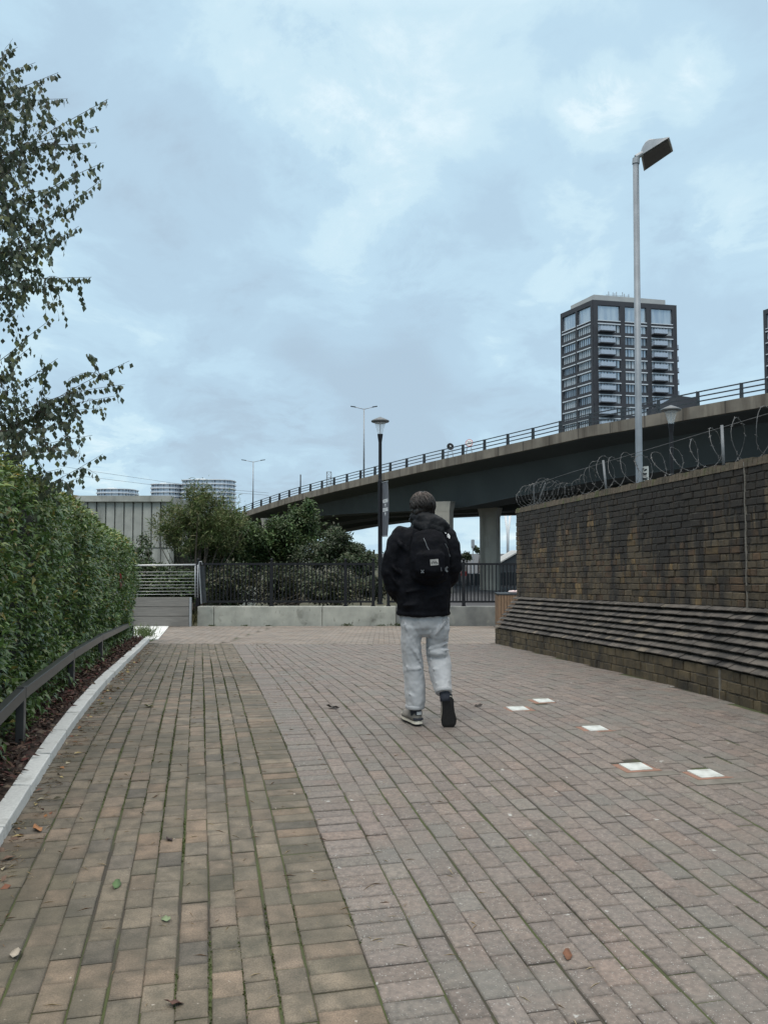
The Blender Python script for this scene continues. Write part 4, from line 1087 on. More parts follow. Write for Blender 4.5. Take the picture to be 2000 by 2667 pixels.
def tower(C0, Rt, Lt, Z, nf, lab):
    C0 = Vector(C0); u = (Vector(Rt)-C0); v = (Vector(Lt)-C0); lu, lv = u.length, v.length; u.normalize(); v.normalize()
    t = empty('apartment_tower', (C0.x, C0.y, -3), lab, 'apartment block', 'dark framed apartment towers')
    ou, ov = -v, -u      # outward-ish normals of the right face and the left face
    nu = Vector((u.y, -u.x)); nu = nu if nu.dot(v) < 0 else -nu
    nv = Vector((v.y, -v.x)); nv = nv if nv.dot(u) < 0 else -nv
    def F(a, b, z, o=0.0, face='R'):
        q = C0+u*a+v*b+(nu if face == 'R' else nv)*o; return Vector((q.x, q.y, z))
    def fbox(m, face, a0, a1, z0, z1, o0, o1):
        g = (lambda a, z, o: F(a, 0, z, o, 'R')) if face == 'R' else (lambda a, z, o: F(0, a, z, o, 'L'))
        m.hexa([g(a0, z0, o0), g(a1, z0, o0), g(a1, z0, o1), g(a0, z0, o1)], [g(a0, z1, o0), g(a1, z1, o0), g(a1, z1, o1), g(a0, z1, o1)])
    body = MB(); e = .5
    base = [F(e, e, 0), F(lu-e, e, 0), F(lu-e, lv-e, 0), F(e, lv-e, 0)]
    body.hexa([Vector((q.x, q.y, -3)) for q in base], [Vector((q.x, q.y, Z-.3)) for q in base])
    body.build('walls', MT['facade'], t)
    baysR = [(.055*lu, .315*lu), (.375*lu, .63*lu), (.69*lu, .945*lu)]; baysL = [(.06*lv, .46*lv), (.52*lv, .94*lv)]
    fr = MB(); FH = 3.09; floors = [Z-6.0-FH*i for i in range(nf)]
    for face, bays, ln in (('R', baysR, lu), ('L', baysL, lv)):
        ed = [0]+[q for b in bays for q in b]+[ln]
        for a, b in zip(ed[::2], ed[1::2]): fbox(fr, face, a if a > 0 else -.02, b, -3, Z, -.8, .18)
        for (a, b) in bays:
            fbox(fr, face, a-.02, b+.02, Z-1.25, Z-.001, -.8, .172)
            fbox(fr, face, a-.02, b+.02, floors[0]+.02, floors[0]+.75, -.8, .165)
            for z in floors: fbox(fr, face, a-.02, b+.02, z-3.07, z-2.25, -.8, .165)
    fr.build('frame_grid', MT['facade'], t)
    for face, bays in (('R', baysR), ('L', baysL)):
        for bi, (a, b) in enumerate(bays):
            m = MB(); fbox(m, face, a, b, floors[0]+.76, Z-1.26, -.45, -.3)
            w_ = m.build('loft_window', [MT['win'], MT['facade']], t)
            m = MB(); fbox(m, face, a-.1, b+.1, floors[0]+.60, floors[0]+.80, .17, .30); m.build('sill', MT['lintel'], w_)
            for fi, z in enumerate(floors[:11]):
                m = MB(); rq = random.random(); m.mi = 1 if rq < .5 else (0 if rq < .82 else 3)
                fbox(m, face, a, b, z-2.24, z-.22, -.42, -.25)
                n = 7; m.mi = 2
                for q in range(1, n):
                    x = a+(b-a)*q/n; wd = .22 if random.random() < .4 else .09
                    fbox(m, face, x-wd/2, x+wd/2, z-2.24, z-.22, -.25, -.18)
                w_ = m.build('window', [MT['win'], MT['win_blind'], MT['facade'], MT['win_dark']], t)
                m = MB(); fbox(m, face, a-.1, b+.12, z-.24, z+.02, -.2, .32); m.build('lintel', MT['lintel'], w_)
    for bi in (0, 2):
        a, b = baysR[bi]; b = a+(b-a)*(.66 if bi == 0 else .62)
        for z in floors[:10]:
            m = MB(); fbox(m, 'R', a-.05, b, z-2.50, z-2.22, .17, 1.75); sl = m.build('balcony_slab', MT['facade'], t)
            m = MB(); fbox(m, 'R', a, b-.05, z-2.22, z-1.12, 1.66, 1.70); fbox(m, 'R', a, a+.04, z-2.22, z-1.12, .2, 1.66); fbox(m, 'R', b-.09, b-.05, z-2.22, z-1.12, .2, 1.66); m.build('balcony_glass', MT['balglass'], sl)
    for z in floors[1:10]:
        m = MB()
        def sb(a0, a1, b0, b1, z0, z1): m.hexa([F(a, b, z0) for a, b in ((a0, b0), (a1, b0), (a1, b1), (a0, b1))], [F(a, b, z1) for a, b in ((a0, b0), (a1, b0), (a1, b1), (a0, b1))])
        sb(lu+.0, lu+1.5, 1.2, 4.5, z-2.5, z-2.22); sl = m.build('balcony_slab', MT['facade'], t)
        m = MB(); sb(lu+1.42, lu+1.46, 1.2, 4.5, z-2.22, z-1.1); sb(lu+.05, lu+1.42, 1.2, 1.24, z-2.22, z-1.1); m.build('balcony_glass', MT['balglass'], sl)
    m = MB(); q = [F(-.2, -.2, 0), F(lu-2.0, 1.5, 0), F(lu-2.2, lv-1.5, 0), F(1.5, lv-2.2, 0)]
    q[0] = F(1.0, 1.0, 0)
    m.hexa([Vector((p.x, p.y, Z-.2)) for p in q], [Vector((p.x, p.y, Z+1.75)) for p in q]); m.build('roof_cap', MT['roofcap'], t)
    m = MB()
    for k in range(9):
        p = F(5.5+k*.75, 2.2+.4*math.sin(k*2.1), 0); m.tube([(p.x, p.y, Z+1.7), (p.x, p.y, Z+2.2+1.2*abs(math.sin(k*1.9)))], .10, 6)
    p, q2 = F(5.2, 2.2, 0), F(12.0, 2.2, 0); m.bar((p.x, p.y, Z+2.3), (q2.x, q2.y, Z+2.3), .08, .08)
    m.build('roof_aerials', MT['steel'], t)
    return t
C_ = P(1543, 781, 216); Rr = P(1760, 796, 221); Ll = P(1460, 819, 229)
tw = tower((C_.x, C_.y), (Rr.x, Rr.y), (Ll.x, Ll.y), C_.z, 13, 'dark framed apartment tower with balconies rising behind the viaduct')
tw2 = copy_tree(tw); tw2.location = Vector(tw.location)+Vector((54.0, -3.5, 0))
tw2['label'] = 'dark apartment tower cut off by the right edge of the picture'
# low dark block peeping over the railing next to the tower
m = MB(); a = P(1775, 1065, 150); b = P(1816, 1038, 150); z = P(1790, 1034, 150).z
m.hexa([(a.x-.9, 150, -3), (b.x, 150, -3), (b.x, 165, -3), (a.x-.9, 165, -3)], [(a.x-.9, 150, z+.3), (b.x, 150, z-.2), (b.x, 165, z-.2), (a.x-.9, 165, z+.3)])
tag(m.build('office_block', MT['facade']), 'low dark flat roofed block peeping above the viaduct railing right of the tower', 'building')

# ------------------------------------------------------------------ curved white apartment blocks far left
MT['cglass'] = mat('curved_glass', (.34, .42, .50), (.50, .57, .63), .22, .25, stretch=(1, 1, .05), contrast=(.42, .58))
MT['cring'] = mat('curved_slab', (.80, .82, .82), (.74, .76, .77), .1, .6)
def curved(x0, x1, ytop, Y, nfl, lab, depth=16, ex=3.2):
    a = P(x0, ytop, Y); b = P(x1, ytop, Y); cx = (a.x+b.x)/2; hw = (b.x-a.x)/2; zt_ = a.z; cy = Y+depth
    t = empty('curved_apartments', (cx, cy, -3), lab, 'apartment block', 'curved white apartment blocks in the distance')
    def ring(k, z, n=56):
        o = []
        for j in range(n):
            th = 2*PI*j/n; c, s = math.cos(th), math.sin(th)
            o.append((cx+(hw+k)*math.copysign(abs(c)**(2/ex), c), cy+(depth+k)*math.copysign(abs(s)**(2/ex), s), z))
        return o
    m = MB(); m.hexa(ring(-1.3, -3), ring(-1.3, zt_-.4)); 
    for fl in range(nfl):
        z = zt_-3.15*fl
        rg = ring(-1.25, 0)
        for j in range(0, 56, 2):
            p = Vector(rg[j]); m.mi = 1; m.box((p.x, p.y, z-1.7), (.25 if j % 4 else .6, .25, 2.7))
        m.mi = 0
    m.build('glazed_walls', [MT['cglass'], MT['facade']], t)
    for fl in range(nfl):
        z = zt_-3.15*fl
        m = MB(); m.hexa(ring(0, z-.5), ring(0, z)); s_ = m.build('balcony_slab', MT['cring'], t)
        if fl: 
            m = MB(); r0 = ring(-.08, z); i = m.addv(r0); m.addv([(x, y, z+1.0) for x, y, _ in r0]); n = len(r0)
            for j in range(n): m.face((i+j, i+(j+1) % n, i+n+(j+1) % n, i+n+j))
            m.build('balustrade', MT['balglass'], s_)
    m = MB(); m.box((cx-hw*.3, cy, zt_+.8), (hw*.35, 6, 1.6)); m.build('roof_plant', MT['cring'], t)
curved(383, 470, 1259, 640, 10, 'white curved apartment block, the lower half of the stepped pair behind the willow')
curved(463, 604, 1248, 632, 10, 'white curved apartment block with the highest roof of the three, behind the willow')
curved(240, 342, 1272, 660, 6, 'white curved apartment block furthest left, peeping over the ribbed concrete building')

# ------------------------------------------------------------------ ribbed concrete building behind the hedge
rb = empty('concrete_building', P(360, 1470, 60), 'tall windowless concrete building with vertical ribbed panels behind the hedge', 'building')
MT['ribbed'] = mat('ribbed_concrete', (.40, .405, .37), (.30, .305, .28), 1.2, .9, .02, 5, extra=ex_stain(.8, (1.2, 1.2, .25), (.16, .165, .15), .52, .74))
Yb = 60; zt_ = P(300, 1293, Yb).z; zs_ = -3.2; x1 = P(462, 0, Yb).x
m = MB(); m.box((x1-13, Yb+6, (zt_+zs_)/2), (26, 12, zt_-zs_)); m.build('walls', MT['ribbed'], rb)
m = MB(); wdt = 23.8*Yb/2200; i = 0
zl = P(400, 1427, Yb).z
while i < 34:
    xr_ = x1-.02-i*wdt
    m.hexa([(xr_-wdt*.93, Yb-.16, zl+.04), (xr_-.06, Yb-.175, zl+.04), (xr_-.06, Yb+.02, zl+.04), (xr_-wdt*.93, Yb+.02, zl+.04)], [(xr_-wdt*.93, Yb-.16, zt_-.42), (xr_-.06, Yb-.175, zt_-.42), (xr_-.06, Yb+.02, zt_-.42), (xr_-wdt*.93, Yb+.02, zt_-.42)])
    m.hexa([(xr_-wdt*.95, Yb-.12, zs_), (xr_-.02, Yb-.12, zs_), (xr_-.02, Yb+.02, zs_), (xr_-wdt*.95, Yb+.02, zs_)], [(xr_-wdt*.95, Yb-.12, zl-.06), (xr_-.02, Yb-.12, zl-.06), (xr_-.02, Yb+.02, zl-.06), (xr_-wdt*.95, Yb+.02, zl-.06)])
    i += 1
m.build('ribbed_panels', MT['ribbed'], rb)
m = MB(); m.box((x1-13, Yb-.2, zt_-.18), (26.2, .5, .42)); m.build('roof_band', MT['ribbed'], rb)
m = MB(); m.box((x1+2.4, Yb+4, (P(0, 1430, Yb).z+zs_)/2), (4.8, 6, P(0, 1430, Yb).z-zs_)); m.build('recess_shade', MT['core'], rb)  # near-black block, painted shade of the recess beside the building
m = MB(); m.box((x1+5.0, Yb+3, (P(0, 1428, Yb).z+zs_)/2), (.3, 6, P(0, 1428, Yb).z-zs_)); m.build('recess_corner', MT['concrete'], rb)

# ------------------------------------------------------------------ pylon, power lines, masts
def lattice(name, lab, x, ytop, wtop, wbot, Y, bz, nseg, r, mt, cat, arms=False):
    c = P(x, ytop, Y); t = MB(); H = c.z-bz
    def cor(k): 
        w_ = (wbot+(wtop-wbot)*k)/2; z = bz+H*k; return [Vector((c.x+a*w_, Y+b*w_, z)) for a, b in ((-1, -1), (1, -1), (1, 1), (-1, 1))]
    for i in range(nseg):
        A_, B_ = cor(i/nseg), cor((i+1)/nseg)
        for q in range(4):
            t.bar(A_[q], B_[q], r, r); t.bar(A_[q], B_[(q+1) % 4], r*.7, r*.7); t.bar(B_[q], B_[(q+1) % 4], r*.7, r*.7)
    o = t.build(name, mt); return tag(o, lab, cat)
lattice('lattice_mast', 'small steel lattice tower with flat top showing above the viaduct railing', 857, 1229, 2.1, 2.6, 400, -3, 16, .20, MT['steel'], 'mast')
for k, (pts, lab) in enumerate((([(150, 1212), (230, 1226), (457, 1259), (607, 1276), (700, 1284)], 'upper of two faint power lines crossing the sky above the curved apartments'),
                 ([(150, 1230), (230, 1242), (383, 1261), (607, 1283), (700, 1290)], 'lower of two faint power lines crossing the sky above the curved apartments'))):
    m = MB(); m.tube([P(x, y, 330) for x, y in pts], .055, 5)
    tag(m.build('power_line', MT['wire']), lab, 'cable', 'power lines in the sky')
m = MB(); Ym = 180; c = P(1231, 1405, Ym); m.tube([(c.x, Ym, -3), (c.x, Ym, c.z)], .12, 6)
for a in (-.25, .25): m.box((c.x+a*1.0, Ym, c.z-.9), (.22, .2, 1.7))
tag(m.build('phone_mast', MT['steel']), 'slim phone mast seen under the viaduct left of the bare column', 'mast')
m = MB(); Yv = 700; 
for a in (-1, 1):
    m.tube([P(1322+a*1.2, 1446, Yv), P(1322+a*1.2, 1389, Yv), P(1322+a*6.5, 1340, Yv)], [.75, .85, 1.1], 8)
tag(m.build('cable_tower', MT['white'], smooth=True), 'white Y shaped cable tower far away, right of the bare viaduct column', 'tower')
# shed, yard hedge, red board under the viaduct
t = empty('shed', P(1330, 1470, 150), 'dark shed with a pale grey pitched roof under the viaduct beside the brick wall', 'building')
Ysh = 150; a = P(1296, 1472, Ysh); b = P(1420, 1472, Ysh)
m = MB(); ap = P(1352, 1453, Ysh)
m.hexa([(a.x, Ysh, -3.1), (b.x, Ysh, -3.1), (b.x, Ysh+10, -3.1), (a.x, Ysh+10, -3.1)], [(a.x, Ysh, a.z), (b.x, Ysh, a.z), (b.x, Ysh+10, a.z), (a.x, Ysh+10, a.z)])
m.hexa([(a.x, Ysh, a.z), (b.x, Ysh, a.z), (ap.x, Ysh, ap.z+1)], [(a.x, Ysh+10, a.z), (b.x, Ysh+10, a.z), (ap.x, Ysh+10, ap.z+1)])
m.build('walls', MT['black2'], t)
m = MB(); m.hexa([(a.x-.3, Ysh-.4, a.z), (ap.x, Ysh-.4, ap.z+1.1), (ap.x, Ysh+10, ap.z+1.1), (a.x-.3, Ysh+10, a.z)], [(a.x-.3, Ysh-.4, a.z+.25), (ap.x, Ysh-.4, ap.z+1.35), (ap.x, Ysh+10, ap.z+1.35), (a.x-.3, Ysh+10, a.z+.25)])
m.hexa([(ap.x, Ysh-.4, ap.z+1.1), (b.x+.3, Ysh-.4, a.z), (b.x+.3, Ysh+10, a.z), (ap.x, Ysh+10, ap.z+1.1)], [(ap.x, Ysh-.4, ap.z+1.35), (b.x+.3, Ysh-.4, a.z+.25), (b.x+.3, Ysh+10, a.z+.25), (ap.x, Ysh+10, ap.z+1.35)])
m.build('roof', MT['roofcap'], t)
Yy = 118; 
for (x0, x1_, y0, y1, lab) in ((1160, 1254, 1494, 1524, 'dark low yard barrier under the viaduct left of the bare column'), (1301, 1372, 1490, 1526, 'dark low yard barrier under the viaduct between the column and the brick wall')):
    a = P(x0, y0, Yy); b = P(x1_, y1, Yy); m = MB(); n_ = 9
    for i in range(n_): m.box((a.x+(b.x-a.x)*(i+.5)/n_, Yy, (a.z+(-3.1))/2), ((b.x-a.x)/n_-.08, .5, a.z+3.1+.06*(i % 2)))
    tag(m.build('yard_barrier', MT['black2']), lab, 'barrier', 'dark barriers in the yard')
m = MB(); a = P(1200, 1488, 112); b = P(1216, 1500, 112); m.box(((a.x+b.x)/2, 112, (a.z+b.z)/2), (b.x-a.x, .12, a.z-b.z)); m.box(((a.x+b.x)/2, 112.1, (b.z-3.1)/2), (.1, .08, b.z+3.1))
tag(m.build('red_board', MT['red']), 'small red board standing in the yard just right of the person', 'sign')
# thin goal like frame behind the bushes
m = MB(); Yg = 34; a, b = P(940, 1435, Yg), P(974, 1432, Yg)
m.tube([(a.x, Yg, -2.5), a, b, (b.x, Yg, -2.5)], .035, 8)
tag(m.build('pipe_frame', MT['black']), 'thin dark pipe frame standing among the bushes left of the banner lamp post', 'frame')

# ------------------------------------------------------------------ lamp posts
MT['capblue'] = mat('lamp_cap', (.085, .095, .10), (.12, .13, .135), 6, .35)
def park_lamp(x, Y, zb, lab):
    t = empty('lamp_post', (P(x, 1300, Y).x, Y, zb), lab, 'lamp post', 'black lamp posts with conical glass heads')
    cx = P(x, 1300, Y).x; zt_ = 5.10; s = .01036
    def z(y): return zt_-(y-1083)*s
    m = MB(); m.lathe((cx, Y, 0), [(.085, zb), (.085, zb+.03), (.058, zb+.04), (.057, z(1250)), (.047, z(1248)), (.046, z(1150)), (.05, z(1147))], 18); m.build('pole', MT['black'], t, smooth=False)
    m = MB(); m.lathe((cx, Y, 0), [(.05, z(1147)), (.075, z(1130)), (.075, z(1128)), (.03, z(1128))], 18); m.build('collar', MT['black'], t)
    hd = MB(); hd.lathe((cx, Y, 0), [(.235, z(1096.5)), (.25, z(1094)), (.245, z(1092.5)), (.15, z(1088)), (.05, z(1084)), (.012, z(1082.5))], 28); h = hd.build('cap', MT['capblue'], t, smooth=True)
    m = MB(); m.lathe((cx, Y, 0), [(.16, z(1096.6)), (.165, z(1099)), (.10, z(1101))], 24); m.build('reflector', MT['steel'], h, smooth=True)
    m = MB(); n = 24; pr = [(.066, z(1128)), (.085, z(1120)), (.12, z(1108)), (.155, z(1098))]
    i0 = len(m.v)
    for r, zz_ in pr: m.addv([(cx+r*math.cos(2*PI*j/n), Y+r*math.sin(2*PI*j/n), zz_) for j in range(n)])
    for i in range(3):
        for j in range(n): m.face((i0+i*n+j, i0+i*n+(j+1) % n, i0+(i+1)*n+(j+1) % n, i0+(i+1)*n+j))
    m.build('glass_cone', MT['lampglass'], t, smooth=True)
    m = MB(); m.tube([(cx, Y, z(1128)), (cx, Y, z(1099))], .012, 8); m.build('lamp_tube', MT['steel'], t)
    return t
lp = park_lamp(990, 22.82, zt if False else P(900, 1574, 22.82).z, 'black lamp post with glass cone head and bowed banner beside the low end wall')
park_lamp(1750, 21.0, -.5, 'black lamp post rising behind the brick wall, its cone head before the viaduct')
MT['banner'] = mat('banner_cloth', (.075, .08, .095), (.10, .105, .12), 3, .7)
bn = empty('banner', P(994, 1326, 22.75), 'narrow grey bowed banner with two small white text blocks on the lamp post', 'banner')
cx = P(990, 1300, 22.82).x+.05; YB = 22.80; bd = Vector((.20, -.62)).normalized()
zt_, zb_ = P(994, 1257, YB).z, P(994, 1397, YB).z
def bpt(t, u, o=0.0):
    w_ = .36+.34*math.sin(PI*min(max(t*.9+.08, 0), 1))**.8+.06*t
    q = Vector((cx, YB))+bd*(w_*u)
    n = Vector((bd.y, -bd.x)); q = q+n*(.05*math.sin(PI*t)*u - o)
    return Vector((q.x, q.y, zt_+(zb_-zt_)*t))
m = MB()
for i in range(24):
    for j in range(5):
        a = [bpt(i/24, j/5), bpt(i/24, (j+1)/5), bpt((i+1)/24, (j+1)/5), bpt((i+1)/24, j/5)]; b = [bpt(i/24, j/5, .006), bpt(i/24, (j+1)/5, .006), bpt((i+1)/24, (j+1)/5, .006), bpt((i+1)/24, j/5, .006)]
        m.hexa(a, b)
m.build('cloth', MT['banner'], bn)
m = MB()
def mark(t0, t1, u0, u1):
    for o0, o1 in ((.008, .010), (-.004, -.002)):
        m.hexa([bpt(t0, u0, o0), bpt(t0, u1, o0), bpt(t1, u1, o0), bpt(t1, u0, o0)], [bpt(t0, u0, o1), bpt(t0, u1, o1), bpt(t1, u1, o1), bpt(t1, u0, o1)])
for T in (.325, .485):
    for r in range(3):
        u = .16
        while u < .86:
            w_ = random.choice((.05, .07, .09)); mark(T+r*.023, T+r*.023+.017, u, min(u+w_, .9)); u += w_+.02
for T in (.41, .57):
    mark(T, T+.02, .47, .60); mark(T+.02, T+.045, .50, .57); mark(T+.045, T+.055, .515, .555)
m.build('lettering', MT['white'], bn)
for t in (0, 1):
    m = MB(); a = bpt(t, -.12); b = bpt(t, 1.06); m.tube([a, b], .014, 8); m.build('banner_arm', MT['steel'], bn)

# tall floodlight behind the wall
YF2 = 11.5
fl = empty('floodlight_column', (P(1663, 1200, YF2).x, YF2, zg(YF2)), 'tall grey tubular column with a boxy floodlight head behind the brick wall', 'street lamp')
m = MB(); pt = P(1655, 418, YF2); pb = P(1664, 1260, YF2)
m.tube([(pb.x+.004, YF2, zg(YF2)-.2), pb, pt], [.046, .046, .041], 20); m.build('column', MT['pole'], fl, smooth=True)
A_, B_, C2, D_ = P(1668, 404, 11.5), P(1741, 358, 11.02), P(1752, 394, 11.40), P(1676, 446, 11.95)
m = MB(); prev = None
for t, h in ((0, .10), (.06, .16), (.16, .205), (.30, .205), (.55, .145), (.8, .075), (1, .03)):
    a = A_.lerp(B_, t); d = D_.lerp(C2, t); e = (d-a)*.16
    pts = [a, a+e*.4+Vector((0, 0, h*.75)), a+e*1.4+Vector((0, 0, h)), d-e*1.4+Vector((0, 0, h)), d-e*.4+Vector((0, 0, h*.75)), d]
    i = m.addv(pts)
    if prev is not None:
        for q in range(6): m.face((prev+q, prev+(q+1) % 6, i+(q+1) % 6, i+q))
    else: m.face([i+q for q in range(6)])
    prev = i
m.face([prev+5-q for q in range(6)])
hd = m.build('lamp_housing', MT['steel'], fl, recalc=True)
m = MB(); ins = lambda p, q, r, s_, k: p+(q-p)*k+(s_-p)*k
g = [A_.lerp(C2, .06), B_.lerp(D_, .06), C2.lerp(A_, .06), D_.lerp(B_, .06)]; dz = Vector((0, 0, -.012))
m.hexa([p+dz for p in g], g); m.build('lamp_glass', MT['black2'], hd)
m = MB(); m.tube([pt-Vector((0, 0, .05)), pt+Vector((.005, 0, .03))], .05, 14); m.tube([P(1655, 410, YF2), P(1668, 402, YF2), P(1690, 395, YF2)], .035, 10); m.build('bracket', MT['steel'], fl)
sg = MB(); c = P(1679, 1234, YF2-.03); nrm = R(-62)
m4 = Matrix.Translation(c) @ Matrix.Rotation(nrm, 4, 'Z')
sg.box((0, 0, 0), (.13, .006, .20), mat=m4)
o = tag(sg.build('warning_plate', MT['tile'], bevel=.002), 'small pale blue notice plate fixed low on the tall floodlight column', 'sign')
m = MB()
for z, x0, x1 in ((.07, -.045, -.01), (.06, .0, .045), (.045, -.02, .03), (.005, -.045, .04), (-.01, -.03, .03), (-.06, -.05, .05), (-.078, -.04, .045)):
    m.box((0, 0, 0), (x1-x0, .003, .011), mat=m4 @ Matrix.Translation(((x0+x1)/2, -.0045, z)))
m.build('notice_text', MT['black'], o)

# ------------------------------------------------------------------ litter bin and bag
YBn = 21.3; a, b = P(1298, 1626, YBn), P(1356, 1548, YBn); hz_ = b.z; gzb = zg(YBn)
bin_ = empty('litter_bin', ((a.x+b.x)/2, YBn+.25, gzb), 'square timber slatted litter bin with dark lid behind the corner of the brick wall', 'litter bin')
bw = b.x-a.x
m = MB(); n = 8
for side in range(4):
    for i in range(n):
        k = -bw/2+bw*(i+.5)/n
        off = bw/2
        c = {0: (k, -off), 1: (off, k), 2: (k, off), 3: (-off, k)}[side]
        m.box(((a.x+b.x)/2+c[0], YBn+.28+c[1], (gzb+.05+hz_)/2), ((bw/n-.010) if side % 2 == 0 else .022, .022 if side % 2 == 0 else (bw/n-.010), hz_-gzb-.07))
m.build('timber_slats', MT['slat'], bin_)
m = MB(); m.box(((a.x+b.x)/2, YBn+.28, (gzb+hz_)/2), (bw-.05, bw-.05, hz_-gzb-.02)); m.build('inner_drum', MT['black'], bin_)
m = MB(); m.box(((a.x+b.x)/2, YBn+.28, hz_+.005), (bw+.05, bw+.05, .04)); m.build('lid', MT['black2'], bin_, bevel=.006)
m = MB(); c = P(1337, 1541, YBn+.1)
for k in range(7): m.ball(c+Vector((random.gauss(0, .07), random.gauss(0, .04), random.gauss(-.01, .008))), (random.uniform(.05, .08), .05, random.uniform(.022, .038)), 10, 6)
MT['bag'] = mat('pink_bag', (.62, .44, .44), (.70, .62, .60), 9, .5)
o = fuse('crumpled_bag', m, MT['bag'], None, .008, 3, ((.03, .02),)); tag(o, 'crumpled pale pink bag lying on the lid of the timber litter bin', 'bag')
# fit bag onto the lid
zmin = min(v.co.z for v in o.data.vertices); o.location.z += hz_+.027-zmin

# ------------------------------------------------------------------ the walking person, seen from behind
MT['skin'] = mat('skin', (.46, .27, .20), (.42, .24, .18), 9, .5)
MT['hair'] = mat('hair', (.013, .011, .010), (.024, .020, .018), 40, .5, attr=True)
MT['jacket'] = mat('jacket_cloth', (.0032, .0036, .0055), (.006, .0068, .010), 14, .75, .0025, 60, spec=.12)
MT['hoodcloth'] = mat('hood_cloth', (.0085, .0095, .012), (.016, .017, .019), 14, .65, .003, 50, spec=.2)
MT['pants'] = mat('grey_trousers', (.41, .425, .44), (.365, .38, .398), 9, .9, .0012, 160, sheen=.15)
MT['suede'] = mat('grey_suede', (.24, .225, .20), (.17, .16, .145), 25, .9, .001, 80)
MT['navy'] = mat('navy_mesh', (.02, .024, .035), (.03, .035, .05), 40, .8)
MT['cream'] = mat('cream_foam', (.62, .59, .50), (.55, .52, .44), 20, .7)
MT['rubber'] = mat('black_rubber', (.008, .008, .009), (.014, .014, .015), 60, .7, .002, 120)
MT['bagcloth'] = mat('backpack_cloth', (.0030, .0034, .005), (.0055, .006, .009), 18, .75, .002, 70, spec=.10)
MT['label'] = mat('label_cloth', (.42, .42, .40), (.30, .30, .29), 60, .8)
YP = 6.33; SC = YP/2200
def Q(x, y, dy=0.0):
    p = P(x, y, YP); p.y += dy; return p
pb_ = Q(1100, 1885); pb_.z = zg(YP)
person = empty('person', pb_, 'person in a black hooded jacket and pale grey trousers walking away with one heel raised', 'person')
X = Vector((1, 0, 0))
# body: one continuous figure under the clothes
b = MB()
b.ball(Q(1101, 1322, .03), (.074, .092, .108), 20, 14)
b.ball(Q(1100, 1345, .075), (.052, .06, .055), 14, 10)           # jaw
b.ball(Q(1099.5, 1336, .128), (.012, .02, .02), 8, 6)            # nose
for sx, xx in ((-1, 1075.5), (1, 1126.5)): b.ball(Q(xx, 1331, .03), (.012, .022, .032), 10, 8)
b.etube([(Q(1102, 1335, .02), .055, .058), (Q(1103, 1362, .01), .056, .056), (Q(1104, 1378, 0), .07, .06)], 16)
b.etube([(Q(1104, 1372, 0), .06, .06), (Q(1104, 1390, 0), .17, .09), (Q(1104, 1430, 0), .165, .105), (Q(1103, 1500, 0), .15, .10), (Q(1103, 1560, 0), .15, .10), (Q(1103, 1615, 0), .14, .09), (Q(1103, 1632, 0), .09, .05)], 18)
LEG_L = [(1075, 1625), (1073, 1700), (1080, 1770), (1083, 1840), (1084, 1868)]
b.etube([(Q(x, y, d), r, r) for (x, y), d, r in zip(LEG_L, (0, .03, .02, 0, 0), (.06, .05, .05, .036, .036))], 14)
b.etube([(Q(1134, 1625, 0), .06, .06), (Q(1138, 1700, .07), .05, .05), (Q(1147, 1750, 0), .05, .05), (Q(1155, 1800, -.10), .036, .036), (Q(1157, 1822, -.10), .034, .034)], 14)
ARM_L = [(1046, 1394, 0, .05), (1026, 1442, -.02, .044), (1013, 1492, -.03, .04), (1030, 1545, .04, .036), (1052, 1566, .10, .030)]
ARM_R = [(1162, 1394, 0, .05), (1176, 1440, -.02, .044), (1182, 1486, -.03, .04), (1166, 1520, .05, .036), (1148, 1548, .12, .030)]
for arm, sg_ in ((ARM_L, 1), (ARM_R, -1)):
    b.etube([(Q(x, y, d), r, r) for x, y, d, r in arm], 12)
    h0 = Q(arm[-1][0], arm[-1][1], arm[-1][2]); hd_ = Vector((sg_*.55, .35, -.75)).normalized()
    b.etube([(h0, .032, .022), (h0+hd_*.05, .042, .018), (h0+hd_*.09, .040, .016)], 12)
    for k, (o_, ln) in enumerate(((-.028, .062), (-.010, .075), (.009, .070), (.027, .055))):
        f0 = h0+hd_*.08+Vector((0, o_, 0)); f1 = f0+hd_*ln*.5; f2 = f1+(hd_+Vector((-sg_*.4, 0, -.1))).normalized()*ln*.5
        b.tube([f0, f1, f2], [.0095, .009, .007], 8)
    t0 = h0+hd_*.03+Vector((0, .03, 0)); b.tube([t0, t0+hd_*.03+Vector((0, .03, 0)), t0+hd_*.065+Vector((0, .035, 0))], [.011, .010, .008], 8)
fuse('body', b, MT['skin'], person, .009, 3)
for xx in (1089, 1112):
    m = MB(); m.ball(Q(xx, 1322, .113), .013, 10, 8); m.build('eye', MT['white'], person, smooth=True)
